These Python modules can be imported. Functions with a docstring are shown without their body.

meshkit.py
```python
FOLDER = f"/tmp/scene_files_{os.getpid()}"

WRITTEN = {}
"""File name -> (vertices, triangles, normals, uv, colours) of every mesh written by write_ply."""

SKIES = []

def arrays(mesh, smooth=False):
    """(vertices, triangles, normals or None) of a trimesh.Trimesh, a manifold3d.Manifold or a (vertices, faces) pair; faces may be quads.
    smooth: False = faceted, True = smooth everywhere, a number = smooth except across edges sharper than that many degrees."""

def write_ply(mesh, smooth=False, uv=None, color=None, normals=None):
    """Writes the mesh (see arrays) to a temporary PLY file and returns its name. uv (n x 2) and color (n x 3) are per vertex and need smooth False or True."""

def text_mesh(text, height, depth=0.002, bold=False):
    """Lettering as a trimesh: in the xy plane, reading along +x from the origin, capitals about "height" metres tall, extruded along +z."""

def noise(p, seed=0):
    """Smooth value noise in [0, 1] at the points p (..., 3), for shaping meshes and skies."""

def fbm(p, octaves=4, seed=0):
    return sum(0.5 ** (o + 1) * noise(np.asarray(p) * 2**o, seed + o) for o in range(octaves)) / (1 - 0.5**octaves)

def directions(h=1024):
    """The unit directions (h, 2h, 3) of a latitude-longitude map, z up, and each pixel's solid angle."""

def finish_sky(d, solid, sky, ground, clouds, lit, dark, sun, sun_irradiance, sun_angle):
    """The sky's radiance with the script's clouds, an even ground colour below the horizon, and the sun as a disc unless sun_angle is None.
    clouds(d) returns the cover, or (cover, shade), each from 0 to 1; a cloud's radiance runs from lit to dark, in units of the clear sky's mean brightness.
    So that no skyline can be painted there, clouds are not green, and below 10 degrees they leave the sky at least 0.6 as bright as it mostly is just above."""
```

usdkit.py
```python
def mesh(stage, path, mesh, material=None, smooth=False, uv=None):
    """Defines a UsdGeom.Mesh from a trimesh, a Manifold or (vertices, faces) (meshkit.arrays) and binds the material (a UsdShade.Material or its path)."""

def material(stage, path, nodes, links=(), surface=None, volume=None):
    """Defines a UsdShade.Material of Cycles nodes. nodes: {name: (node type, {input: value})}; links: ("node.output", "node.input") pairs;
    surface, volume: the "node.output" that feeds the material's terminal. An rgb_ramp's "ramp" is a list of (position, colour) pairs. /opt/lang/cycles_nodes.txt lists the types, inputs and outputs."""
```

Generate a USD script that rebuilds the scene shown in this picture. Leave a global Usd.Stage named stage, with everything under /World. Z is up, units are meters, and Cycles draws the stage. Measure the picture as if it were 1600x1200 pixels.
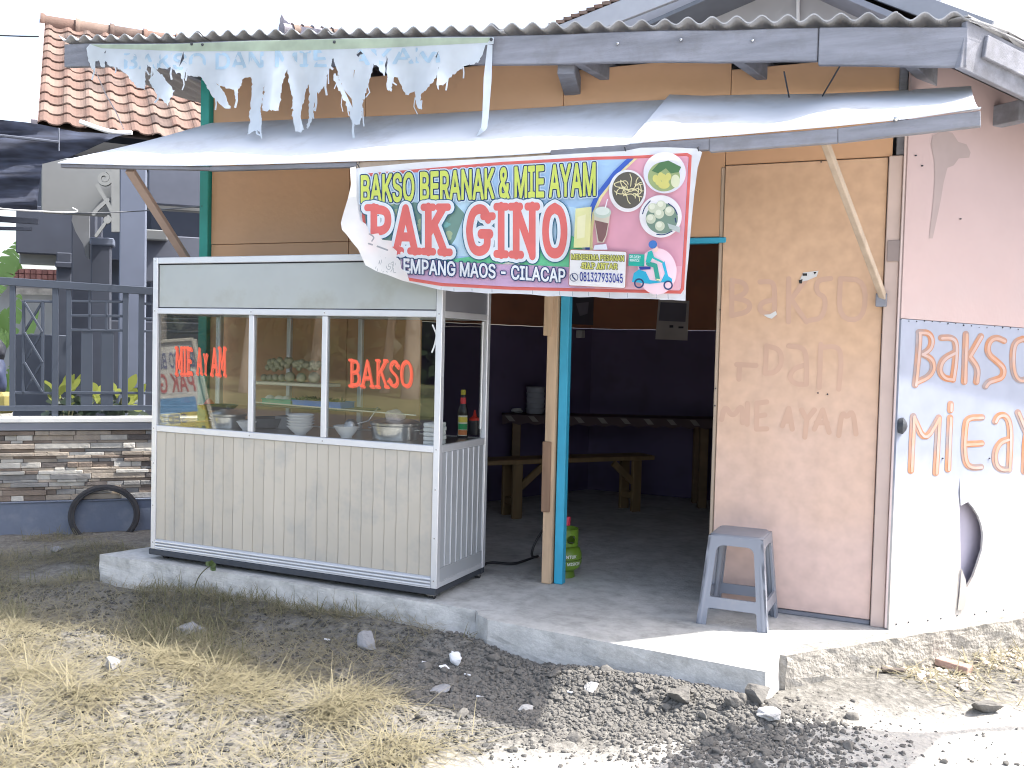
import math, random
import numpy as np, trimesh, usdkit, meshkit
from pxr import Usd, UsdGeom, UsdLux, UsdShade, Gf, Sdf
from shapely import Polygon, LineString, MultiPolygon, Point, box as sbox, union_all, affinity
from shapely import constrained_delaunay_triangles
from shapely.ops import unary_union

stage = Usd.Stage.CreateInMemory()
UsdGeom.SetStageUpAxis(stage, UsdGeom.Tokens.z)
UsdGeom.Xform.Define(stage, '/World')
rng = np.random.default_rng(7)
rnd = random.Random(7)

# ---------------------------------------------------------------- camera, sky, sun, exposure
FPX, YAW, PITCH, ROLL, EYE = 1498.4, -0.4182, -0.0412, 0.0248, 1.5
EXPOSURE = 1.45
SKY, SUN = 0.128, 1.02
TOSUN = np.array([0.497, 0.274, 0.823]); TOSUN /= np.linalg.norm(TOSUN)
_fw = np.array([math.sin(YAW) * math.cos(PITCH), math.cos(YAW) * math.cos(PITCH), math.sin(PITCH)])
_r = np.array([math.cos(YAW), -math.sin(YAW), 0.0]); _u = np.cross(_r, _fw)
RT = math.cos(ROLL) * _r + math.sin(ROLL) * _u
UP = -math.sin(ROLL) * _r + math.cos(ROLL) * _u
FW = _fw
CAM = np.array([0, 0, EYE])
cam = UsdGeom.Camera.Define(stage, '/World/camera')
cam.CreateHorizontalApertureAttr(36.0); cam.CreateVerticalApertureAttr(27.0)
cam.CreateFocalLengthAttr(36.0 * FPX / 1600); cam.CreateExposureAttr(EXPOSURE)
cam.CreateClippingRangeAttr(Gf.Vec2f(0.05, 2000))
M = np.eye(4); M[0, :3], M[1, :3], M[2, :3], M[3, :3] = RT, UP, -FW, CAM
cam.AddTransformOp().Set(Gf.Matrix4d(M.tolist()))

elev = math.asin(TOSUN[2]); rot = math.atan2(TOSUN[0], TOSUN[1])
skymat = usdkit.material(stage, '/World/Looks/sky_material', {
    'sky': ('sky_texture', {'sky_type': 'single_scattering', 'sun_disc': False, 'sun_elevation': elev, 'sun_rotation': rot, 'aerosol_density': 4.0}), 'hz': ('hsv', {'saturation': .68, 'value': 1.42}),
    'bg': ('background_shader', {'strength': SKY})}, [('sky.color', 'hz.color'), ('hz.color', 'bg.color')], surface='bg.background')
dome = UsdLux.DomeLight.Define(stage, '/World/sky')
UsdShade.MaterialBindingAPI.Apply(dome.GetPrim()).Bind(skymat)
dome.GetPrim().SetCustomDataByKey('kind', 'structure'); dome.GetPrim().SetCustomDataByKey('label', 'bright hazy white daytime sky')
sun = UsdLux.DistantLight.Define(stage, '/World/sun')
sun.CreateIntensityAttr(SUN); sun.CreateAngleAttr(0.53); sun.CreateNormalizeAttr(True); sun.CreateColorAttr(Gf.Vec3f(1.0, 0.965, 0.91))
zax = TOSUN; xax = np.cross([0, 0, 1], zax); xax /= np.linalg.norm(xax); yax = np.cross(zax, xax)
M = np.eye(4); M[0, :3], M[1, :3], M[2, :3] = xax, yax, zax
sun.AddTransformOp().Set(Gf.Matrix4d(M.tolist()))

# ---------------------------------------------------------------- surveying: a sight line of the photograph met with a real plane
def ray(x, y):
    return FW + RT * ((x - 800) / FPX) + UP * ((600 - y) / FPX)
def on_plane(x, y, P, n):
    d = ray(x, y); n = np.asarray(n, float)
    return CAM + d * (((np.asarray(P, float) - CAM) @ n) / (d @ n))
def on_y(x, y, Y): return on_plane(x, y, (0, Y, 0), (0, 1, 0))
def on_z(x, y, z): return on_plane(x, y, (0, 0, z), (0, 0, 1))
def on_d(x, y, D): return CAM + ray(x, y) * D
def depth(P): return float((np.asarray(P) - CAM) @ FW)

# ---------------------------------------------------------------- scene helpers
counts = {}
def numbered(parent, name):
    k = (parent, name); n = counts.get(k, 0); counts[k] = n + 1
    return f'{parent}/{name}' + (f'_{n:03d}' if n else '')
def tag(p, label=None, cat=None, group=None, kind=None):
    for k, v in (('label', label), ('category', cat), ('group', group), ('kind', kind)):
        if v: p.SetCustomDataByKey(k, v)
    return p
def path_of(p): return '/World' if p is None else str(p.GetPath())
OFF = {}
def thing(name, label, cat, group=None, loc=(0, 0, 0)):
    """an Xform at the thing's base; its parts are given in world coordinates"""
    x = UsdGeom.Xform.Define(stage, numbered('/World', name)); loc = tuple(map(float, loc))
    x.AddTranslateOp().Set(Gf.Vec3d(*loc)); OFF[str(x.GetPath())] = loc
    return tag(x.GetPrim(), label, cat, group)
def obj(name, mesh, mat, parent=None, smooth=False, label=None, cat=None, group=None, kind=None):
    if mesh is None: return None
    off = OFF.get(path_of(parent), (0, 0, 0)); path = numbered(path_of(parent), name); OFF[path] = off
    if any(off): mesh = trimesh.Trimesh(np.asarray(mesh.vertices) - np.array(off), mesh.faces, process=False)
    return tag(usdkit.mesh(stage, path, mesh, mat, smooth=smooth).GetPrim(), label, cat, group, kind)
def struct(name, mesh, mat, label=None, smooth=False): return obj(name, mesh, mat, None, smooth, label, None, None, 'structure')
# ---------------------------------------------------------------- mesh helpers
def cat(ms): return trimesh.util.concatenate([m for m in ms if m is not None])
def T(v, f): return trimesh.Trimesh(np.asarray(v, float), np.asarray(f, int), process=False)
def box(x0, x1, y0, y1, z0, z1):
    m = trimesh.creation.box([abs(x1 - x0), abs(y1 - y0), abs(z1 - z0)]); m.apply_translation([(x0 + x1) / 2, (y0 + y1) / 2, (z0 + z1) / 2]); return m
def bbox(x0, x1, y0, y1, z0, z1, b=0.004):
    """a box with chamfered edges"""
    c = np.array([(x0 + x1) / 2, (y0 + y1) / 2, (z0 + z1) / 2]); h = np.abs([x1 - x0, y1 - y0, z1 - z0]) / 2
    b = min(b, *(h * 0.45)); pts = []
    for s in np.ndindex(2, 2, 2):
        s = np.array(s) * 2 - 1
        for k in range(3):
            o = h - b; o[k] = h[k]; pts.append(c + s * o)
    return trimesh.convex.convex_hull(np.array(pts))
def beam(p, q, w, h=None, up=(0, 0, 1)):
    p, q = np.asarray(p, float), np.asarray(q, float); h = h or w
    d = q - p; L = np.linalg.norm(d); d /= L
    s = np.cross(d, up); s = s / np.linalg.norm(s) if np.linalg.norm(s) > 1e-6 else np.array([1.0, 0, 0])
    t = np.cross(s, d)
    m = bbox(-w / 2, w / 2, 0, L, -h / 2, h / 2, 0.003)
    A = np.eye(4); A[:3, 0], A[:3, 1], A[:3, 2], A[:3, 3] = s, d, t, p
    m.apply_transform(A); return m
def tube(pts, r, n=8, closed=False):
    p = np.asarray(pts, float); N = len(p)
    t = np.gradient(p, axis=0) if not closed else np.roll(p, -1, 0) - np.roll(p, 1, 0)
    t /= np.linalg.norm(t, axis=1, keepdims=True) + 1e-12
    a = np.zeros_like(p); ref = np.array([0.31, 0.17, 0.93]) if abs(t[0] @ [0.31, 0.17, 0.93]) < 0.95 else np.array([1.0, 0, 0])
    for i in range(N):
        a[i] = ref - t[i] * (ref @ t[i]); a[i] /= np.linalg.norm(a[i]); ref = a[i]
    b = np.cross(t, a); ang = np.arange(n) * 2 * np.pi / n; rr = np.broadcast_to(r, (N,))
    v = p[:, None] + rr[:, None, None] * (np.cos(ang)[None, :, None] * a[:, None] + np.sin(ang)[None, :, None] * b[:, None])
    f = []
    for i in range(N if closed else N - 1):
        j = (i + 1) % N
        for k in range(n):
            l = (k + 1) % n; f += [[i * n + k, i * n + l, j * n + l], [i * n + k, j * n + l, j * n + k]]
    v = v.reshape(-1, 3)
    if not closed:
        v = np.vstack([v, p[0], p[-1]]); c0, c1 = len(v) - 2, len(v) - 1
        for k in range(n):
            l = (k + 1) % n; f += [[c0, l, k], [c1, (N - 1) * n + k, (N - 1) * n + l]]
    return T(v, f)
def lathe(prof, c=(0, 0, 0), n=24):
    m = trimesh.creation.revolve(np.array(prof, float), sections=n); m.apply_translation(c); return m
def ball(c, r, sub=2, squash=(1, 1, 1), lump=0.0, seed=0):
    m = trimesh.creation.icosphere(sub, 1.0)
    v = m.vertices * (1 + lump * (meshkit.fbm(m.vertices * 1.7 + seed * 7.1, 3, seed) - 0.5) * 2)[:, None]
    m.vertices = v * r * np.asarray(squash) + np.asarray(c); return m
def polys(g):
    if g is None or g.is_empty: return []
    return [p for p in getattr(g, 'geoms', [g]) if p.geom_type == 'Polygon' and p.area > 1e-9]
def tri2d(g, cell=None):
    """vertices and triangles of a flat shape, cut into cells so that it can follow a curved sheet"""
    parts = []
    for p in polys(g):
        if cell:
            x0, y0, x1, y1 = p.bounds
            for i in range(int(x0 // cell), int(x1 // cell) + 1):
                col = p.intersection(sbox(i * cell, y0 - 1, (i + 1) * cell, y1 + 1))
                for q in polys(col):
                    for j in range(int(q.bounds[1] // cell), int(q.bounds[3] // cell) + 1):
                        parts += polys(q.intersection(sbox(x0 - 1, j * cell, x1 + 1, (j + 1) * cell)))
        else: parts.append(p)
    V, F, n = [], [], 0
    for p in parts:
        tr = list(constrained_delaunay_triangles(p).geoms); v = np.array([q.exterior.coords[:3] for q in tr])[:, :, :2].reshape(-1, 2) if tr else []; f = np.arange(len(v)).reshape(-1, 3)
        if len(f): V.append(v); F.append(f + n); n += len(v)
    if not V: return np.zeros((0, 2)), np.zeros((0, 3), int)
    V, F = np.vstack(V), np.vstack(F)
    u, inv = np.unique(np.round(V, 6), axis=0, return_inverse=True)
    F = inv.reshape(-1)[F]; F = F[(F[:, 0] != F[:, 1]) & (F[:, 1] != F[:, 2]) & (F[:, 2] != F[:, 0])]
    return u, F
def flat(g, fn, t=0.0, cell=None):
    """a flat shape carried onto a surface by fn(x, y, d), d = distance behind the face; with thickness t it is closed"""
    V, F = tri2d(g, cell)
    if not len(F): return None
    a = np.array([fn(x, y, 0.0) for x, y in V])
    if not t: return T(a, F)
    b = np.array([fn(x, y, t) for x, y in V]); n = len(a)
    e = np.vstack([F[:, [0, 1]], F[:, [1, 2]], F[:, [2, 0]]]); key = np.sort(e, axis=1)
    _, idx, cnt = np.unique(key, axis=0, return_index=True, return_counts=True); be = e[idx[cnt == 1]]
    side = np.vstack([np.stack([be[:, 0], be[:, 1], be[:, 1] + n], 1), np.stack([be[:, 0], be[:, 1] + n, be[:, 0] + n], 1)])
    return T(np.vstack([a, b]), np.vstack([F, F[:, ::-1] + n, side]))
def px_plane(P, nrm):
    """fn for flat(): photograph coordinates onto the plane through P; nrm points to the viewer"""
    nrm = np.asarray(nrm, float) / np.linalg.norm(nrm)
    return lambda x, y, d: on_plane(x, y, P, nrm) - nrm * d
def px_y(Y): return px_plane((0, Y, 0), (0, -1, 0))
def front(Y): return lambda x, z, d: np.array([x, Y + d, z])
def stroke(pts, w, smooth=True):
    p = np.array(pts, float)
    if smooth and len(p) > 2:
        for _ in range(2):
            q = [p[0]]
            for a, b in zip(p[:-1], p[1:]): q += [a * 0.75 + b * 0.25, a * 0.25 + b * 0.75]
            p = np.array(q + [p[-1]])
    return LineString(p).buffer(w / 2, quad_segs=4)
_glyph = {}
def text_shape(s, bold=True):
    if (s, bold) in _glyph: return _glyph[s, bold]
    m = meshkit.text_mesh(s, 1.0, 0.1, bold)
    v, f = np.asarray(m.vertices), np.asarray(m.faces)
    low = (np.abs(v[f][:, :, 2]) < 1e-6).all(1)
    g = union_all([Polygon(t[:, :2]).buffer(1e-4) for t in v[f[low]]]).simplify(0.008)
    _glyph[s, bold] = g; return g
def fit(g, x0, x1, yb0, yb1, yt0, yt1, ybase=0.0, ytop=1.0):
    """lettering (y up, capitals 0..1) into a slanted box of the photograph (y down): baseline yb0->yb1, cap line yt0->yt1"""
    a0, _, a1, _ = g.bounds
    def f(xy):
        xy = np.asarray(xy); u = (xy[:, 0] - a0) / (a1 - a0); v = (xy[:, 1] - ybase) / (ytop - ybase)
        yb = yb0 + (yb1 - yb0) * u; yt = yt0 + (yt1 - yt0) * u
        return np.stack([x0 + (x1 - x0) * u, yb + (yt - yb) * v], 1)
    from shapely import transform
    return transform(g, f).buffer(0)
# slab-serif capitals drawn as strokes; widths in units of the cap height
SLAB = {
 'P': (.72, [[(.22, 0), (.22, 1)], [(.22, .95), (.5, .95), (.66, .85), (.66, .58), (.5, .45), (.22, .45)]], [(.22, 0), (.16, 1)]),
 'A': (.86, [[(.14, 0), (.43, .97), (.72, 0)], [(.26, .32), (.62, .32)]], [(.14, 0), (.72, 0)]),
 'K': (.84, [[(.22, 0), (.22, 1)], [(.22, .4), (.68, .98)], [(.4, .6), (.72, 0)]], [(.22, 0), (.22, 1), (.68, 1), (.74, 0)]),
 'G': (.86, [[(.72, .74), (.62, .92), (.44, .97), (.24, .88), (.14, .6), (.14, .38), (.24, .1), (.44, .03), (.64, .1), (.7, .2), (.7, .42)], [(.5, .42), (.78, .42)]], [(.72, .8)]),
 'I': (.42, [[(.21, 0), (.21, 1)]], [(.21, 0), (.21, 1)]),
 'N': (.9, [[(.2, 0), (.2, 1)], [(.2, .98), (.7, .02)], [(.7, 0), (.7, 1)]], [(.2, 0), (.17, 1), (.7, 1)]),
 'O': (.88, [[(.44, .97), (.22, .88), (.13, .5), (.22, .12), (.44, .03), (.66, .12), (.75, .5), (.66, .88), (.44, .97)]], []),
 'B': (.72, [[(.2, 0), (.2, 1)], [(.2, .96), (.46, .96), (.58, .85), (.56, .62), (.44, .53), (.2, .53)], [(.44, .53), (.6, .46), (.64, .2), (.5, .04), (.2, .04)]], [(.16, 0), (.16, 1)]),
 'S': (.68, [[(.58, .74), (.54, .92), (.36, .97), (.18, .86), (.16, .68), (.3, .54), (.5, .42), (.58, .26), (.5, .08), (.34, .03), (.16, .1), (.12, .28)]], [(.58, .8), (.12, .2)]),
 'M': (.9, [[(.16, 0), (.2, 1)], [(.2, .98), (.45, .25), (.7, .98)], [(.7, 1), (.74, 0)]], [(.16, 0), (.16, 1), (.74, 1), (.74, 0)]),
 'E': (.66, [[(.2, 0), (.2, 1)], [(.2, .96), (.56, .96)], [(.2, .5), (.46, .5)], [(.2, .04), (.58, .04)]], [(.16, 0), (.16, 1)]),
 'Y': (.74, [[(.12, 1), (.37, .48), (.62, 1)], [(.37, .5), (.37, 0)]], [(.12, 1), (.62, 1), (.37, 0)]),
 ' ': (.4, [], [])}
def slab_text(s, w=0.2, gap=0.0, serif=0.3):
    x, out = 0.0, []
    for ch in s:
        adv, st, se = SLAB[ch]
        for k in st: out.append(affinity.translate(stroke(k, w, len(k) > 4), x, 0))
        for sx, sy in se: out.append(affinity.translate(LineString([(sx - serif / 2, sy), (sx + serif / 2, sy)]).buffer(w * 0.4, quad_segs=3), x, 0))
        x += adv + gap
    return unary_union(out)

# ---------------------------------------------------------------- materials
made = {}
def mat(name, col, rough=0.6, var=0.12, scale=5.0, bump=0.0, bscale=60.0, metal=0.0, dirt=None, spec=0.5, stretch=None, rand=0.0, coat=0.0):
    """dirt = (colour, how much 0..1, scale); stretch = scale of the coordinates (wood grain); rand = brightness spread between pieces"""
    if name in made: return made[name]
    col = np.array(col, float)
    N = {'geo': ('geometry', {}), 'map': ('mapping', {'scale': stretch or (1, 1, 1)}),
         'n': ('noise_texture', {'scale': scale, 'detail': 6.0, 'roughness': 0.6}),
         'ramp': ('rgb_ramp', {'ramp': [(0.25, tuple(np.clip(col * (1 - var), 0, 1))), (0.75, tuple(np.clip(col * (1 + var), 0, 1)))]}),
         'p': ('principled_bsdf', {'roughness': rough, 'metallic': metal, 'specular_ior_level': spec, 'coat_weight': coat})}
    L = [('geo.position', 'map.vector'), ('map.vector', 'n.vector'), ('n.fac', 'ramp.fac')]; out = 'ramp.color'
    if dirt:
        dc, amt, ds = dirt
        N['n2'] = ('noise_texture', {'scale': ds, 'detail': 8.0, 'roughness': 0.65})
        N['r2'] = ('rgb_ramp', {'ramp': [(0.62 - 0.35 * amt, (0, 0, 0)), (0.85 - 0.2 * amt, (1, 1, 1))]})
        N['mx'] = ('mix_color', {'b': dc})
        L += [('geo.position', 'n2.vector'), ('n2.fac', 'r2.fac'), ('r2.color', 'mx.fac'), (out, 'mx.a')]; out = 'mx.result'
    if rand:
        N['oi'] = ('object_info', {}); N['mr'] = ('map_range', {'to_min': 1 - rand, 'to_max': 1 + rand}); N['hs'] = ('hsv', {})
        L += [('oi.random', 'mr.value'), ('mr.result', 'hs.value'), (out, 'hs.color')]; out = 'hs.color'
    L.append((out, 'p.base_color'))
    if bump:
        N['nb'] = ('noise_texture', {'scale': bscale, 'detail': 5.0}); N['b'] = ('bump', {'strength': min(1.0, bump), 'distance': 0.01})
        L += [('map.vector', 'nb.vector'), ('nb.fac', 'b.height'), ('b.normal', 'p.normal')]
    made[name] = usdkit.material(stage, '/World/Looks/' + name, N, L, surface='p.BSDF'); return made[name]
def leafmat(name, col, col2, scale=3.0, trans=0.35, rough=0.5):
    N = {'geo': ('geometry', {}), 'r': ('rgb_ramp', {'ramp': [(0.0, col), (1.0, col2)]}), 'd': ('principled_bsdf', {'roughness': rough}), 't': ('translucent_bsdf', {}), 'm': ('mix_closure', {'fac': trans})}
    made[name] = usdkit.material(stage, '/World/Looks/' + name, N, [('geo.random_per_island', 'r.fac'), ('r.color', 'd.base_color'), ('r.color', 't.color'), ('d.BSDF', 'm.closure1'), ('t.BSDF', 'm.closure2')], surface='m.closure'); return made[name]
def vinyl(name, col, trans=0.3, rough=0.45, var=0.06):
    if name in made: return made[name]
    c = np.array(col, float)
    N = {'geo': ('geometry', {}), 'n': ('noise_texture', {'scale': 9.0, 'detail': 5.0}), 'r': ('rgb_ramp', {'ramp': [(0.3, tuple(c * (1 - var))), (0.7, tuple(np.clip(c * (1 + var), 0, 1)))]}),
         'd': ('principled_bsdf', {'roughness': rough}), 't': ('translucent_bsdf', {}), 'm': ('mix_closure', {'fac': trans})}
    made[name] = usdkit.material(stage, '/World/Looks/' + name, N, [('geo.position', 'n.vector'), ('n.fac', 'r.fac'), ('r.color', 'd.base_color'), ('r.color', 't.color'), ('d.BSDF', 'm.closure1'), ('t.BSDF', 'm.closure2')], surface='m.closure'); return made[name]
glass = usdkit.material(stage, '/World/Looks/window_glass', {
    'lw': ('layer_weight', {'blend': 0.5}), 'pw': ('math', {'math_type': 'power', 'value2': 5.0}), 'mu': ('math', {'math_type': 'multiply_add', 'value2': 0.9, 'value3': 0.07}),
    'g': ('glossy_bsdf', {'roughness': 0.01, 'color': (1, 1, 1)}), 't': ('transparent_bsdf', {'color': (0.84, 0.85, 0.84)}), 'm': ('mix_closure', {})},
    [('lw.facing', 'pw.value1'), ('pw.value', 'mu.value1'), ('mu.value', 'm.fac'), ('t.BSDF', 'm.closure1'), ('g.BSDF', 'm.closure2')], surface='m.closure')

alu = mat('aluminium', (.62, .63, .66), .42, .05, 8, metal=0.6, bump=.05)
alu_panel = mat('aluminium_sheet', (.50, .515, .525), .30, .10, 2, metal=0.7, dirt=((.40, .40, .36), .33, 4), bump=.04, bscale=5)
alu_slat = mat('champagne_aluminium_slat', (.45, .415, .36), .5, .05, 4, metal=0.25, dirt=((.33, .325, .31), .34, 5), rand=.05)
alu_side = mat('grey_aluminium_slat', (.45, .47, .5), .4, .05, 4, metal=0.5, rand=.05)
dark_metal = mat('dark_painted_steel', (.03, .035, .045), .5, .2)
steel = mat('stainless_steel', (.6, .6, .6), .25, .05, metal=1.0)
rubber = mat('black_rubber', (.02, .02, .022), .7, .2)
concrete = usdkit.material(stage, '/World/Looks/floor_concrete', {'geo': ('geometry', {}), 'n': ('noise_texture', {'scale': 2.0, 'detail': 9.0, 'roughness': .68, 'distortion': .6}), 'n2': ('noise_texture', {'scale': 13.0, 'detail': 8.0, 'roughness': .7}), 'n3': ('noise_texture', {'scale': 70.0, 'detail': 4.0}),
    'v': ('voronoi_texture', {'scale': 1.1, 'feature': 'distance_to_edge'}), 'vd': ('noise_texture', {'scale': 5.0, 'detail': 5.0}), 'va': ('mix_vector', {'fac': .12}), 'cr': ('rgb_ramp', {'ramp': [(0, (.45, .45, .45)), (.006, (1, 1, 1))]}),
    'r': ('rgb_ramp', {'ramp': [(.28, (.29, .285, .275)), (.42, (.42, .415, .40)), (.6, (.51, .505, .49)), (.75, (.58, .57, .55))]}), 'r2': ('rgb_ramp', {'ramp': [(.3, (.72, .72, .71)), (.55, (1, 1, 1)), (.75, (1.1, 1.1, 1.08))]}),
    'm1': ('mix_color', {'blend_type': 'multiply', 'fac': 1.0, 'use_clamp': False}), 'm2': ('mix_color', {'blend_type': 'multiply', 'fac': .0, 'use_clamp': False}), 'hb': ('math', {'math_type': 'multiply_add', 'value2': .4}), 'b': ('bump', {'strength': .5, 'distance': .012}), 'p': ('principled_bsdf', {'roughness': .88, 'specular_ior_level': .3})},
    [('geo.position', 'n.vector'), ('geo.position', 'n2.vector'), ('geo.position', 'n3.vector'), ('geo.position', 'vd.vector'), ('geo.position', 'va.a'), ('vd.color', 'va.b'), ('va.result', 'v.vector'), ('v.distance', 'cr.fac'), ('n.fac', 'r.fac'), ('n2.fac', 'r2.fac'), ('r.color', 'm1.a'), ('r2.color', 'm1.b'), ('m1.result', 'm2.a'), ('cr.color', 'm2.b'), ('m2.result', 'p.base_color'), ('n3.fac', 'hb.value1'), ('n2.fac', 'hb.value3'), ('hb.value', 'b.height'), ('b.normal', 'p.normal')], surface='p.BSDF')
rough_concrete = mat('rough_concrete', (.30, .28, .25), .95, .25, 18, bump=1.0, bscale=55, dirt=((.16, .15, .13), .4, 14))
orange_ply = mat('orange_painted_plywood', (.53, .32, .19), .75, .05, 2, bump=.12, bscale=30, dirt=((.49, .30, .185), .3, 1.5))
door_paint = usdkit.material(stage, '/World/Looks/door_paint_bounce_tint', {  # pinker towards the foot: light bounced off the ground, painted into the colour
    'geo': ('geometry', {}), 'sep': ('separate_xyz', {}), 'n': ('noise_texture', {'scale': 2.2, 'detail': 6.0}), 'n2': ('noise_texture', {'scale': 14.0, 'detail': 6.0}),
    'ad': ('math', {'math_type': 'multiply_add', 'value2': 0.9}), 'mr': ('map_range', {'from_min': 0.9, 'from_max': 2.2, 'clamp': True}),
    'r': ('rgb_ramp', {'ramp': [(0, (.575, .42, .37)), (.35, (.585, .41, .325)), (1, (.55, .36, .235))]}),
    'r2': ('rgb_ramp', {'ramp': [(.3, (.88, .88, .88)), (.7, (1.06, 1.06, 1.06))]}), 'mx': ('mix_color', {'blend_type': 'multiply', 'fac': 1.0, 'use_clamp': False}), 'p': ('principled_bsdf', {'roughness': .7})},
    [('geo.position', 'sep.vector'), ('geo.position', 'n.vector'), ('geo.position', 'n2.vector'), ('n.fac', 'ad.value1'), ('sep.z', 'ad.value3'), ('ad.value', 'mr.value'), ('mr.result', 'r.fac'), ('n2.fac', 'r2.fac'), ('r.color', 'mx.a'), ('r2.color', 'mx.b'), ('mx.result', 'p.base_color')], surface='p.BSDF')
pink = mat('pink_painted_wall', (.39, .295, .29), .8, .05, 2, bump=.15, bscale=25, dirt=((.375, .30, .30), .3, 1.5))
bluewhite = usdkit.material(stage, '/World/Looks/bluish_white_painted_wall', {
    'geo': ('geometry', {}), 'sep': ('separate_xyz', {}), 'n': ('noise_texture', {'scale': 2.4, 'detail': 5.0}), 'n2': ('noise_texture', {'scale': 9.0, 'detail': 6.0}),
    'ad': ('math', {'math_type': 'multiply_add', 'value2': .5}), 'mr': ('map_range', {'from_min': .62, 'from_max': 1.3, 'clamp': True}),
    'r': ('rgb_ramp', {'ramp': [(0, (.42, .395, .37)), (.3, (.49, .48, .475)), (.55, (.46, .457, .475)), (.78, (.32, .335, .40)), (1, (.245, .27, .345))]}), 'r2': ('rgb_ramp', {'ramp': [(.3, (.93, .93, .93)), (.7, (1.05, 1.05, 1.05))]}),
    'mx': ('mix_color', {'blend_type': 'multiply', 'fac': 1.0, 'use_clamp': False}), 'p': ('principled_bsdf', {'roughness': .75})},
    [('geo.position', 'sep.vector'), ('geo.position', 'n.vector'), ('geo.position', 'n2.vector'), ('n.fac', 'ad.value1'), ('sep.z', 'ad.value3'), ('ad.value', 'mr.value'), ('mr.result', 'r.fac'), ('n2.fac', 'r2.fac'), ('r.color', 'mx.a'), ('r2.color', 'mx.b'), ('mx.result', 'p.base_color')], surface='p.BSDF')
jamb_paint = mat('jamb_paint', (.50, .39, .35), .7, .1, 4)
teal = mat('teal_paint', (.02, .26, .22), .5, .12, 6)
teal_blue = mat('blue_teal_paint', (.03, .30, .46), .5, .12, 6)
raw_wood = mat('raw_wood', (.44, .31, .20), .7, .25, 3, bump=.2, stretch=(8, 8, .7))
brown_wood = mat('brown_wood', (.20, .12, .075), .75, .25, 3, stretch=(8, 8, .7))
pale_wood = mat('pale_weathered_wood', (.38, .30, .23), .8, .2, 3, stretch=(5, 5, 1))
grey_wood = mat('grey_weathered_wood', (.195, .20, .23), .85, .3, 2.5, bump=.3, stretch=(1, 8, 8), dirt=((.125, .12, .125), .4, 3))
asbestos = mat('fibre_cement', (.34, .34, .35), .9, .15, 3, bump=.3, dirt=((.2, .2, .2), .35, 2))
awning_mat = mat('awning_sheet_paint', (.56, .59, .64), .6, .06, 2.5, dirt=((.38, .38, .38), .34, 2.6), bump=.12, bscale=12)
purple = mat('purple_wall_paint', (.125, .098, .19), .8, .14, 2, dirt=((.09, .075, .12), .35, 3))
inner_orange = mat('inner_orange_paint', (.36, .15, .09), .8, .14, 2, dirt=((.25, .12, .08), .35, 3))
white = mat('white_ceramic', (.78, .78, .80), .25, .03, 5)
CE = lambda n, c, **k: mat(n, c, **k)

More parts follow.
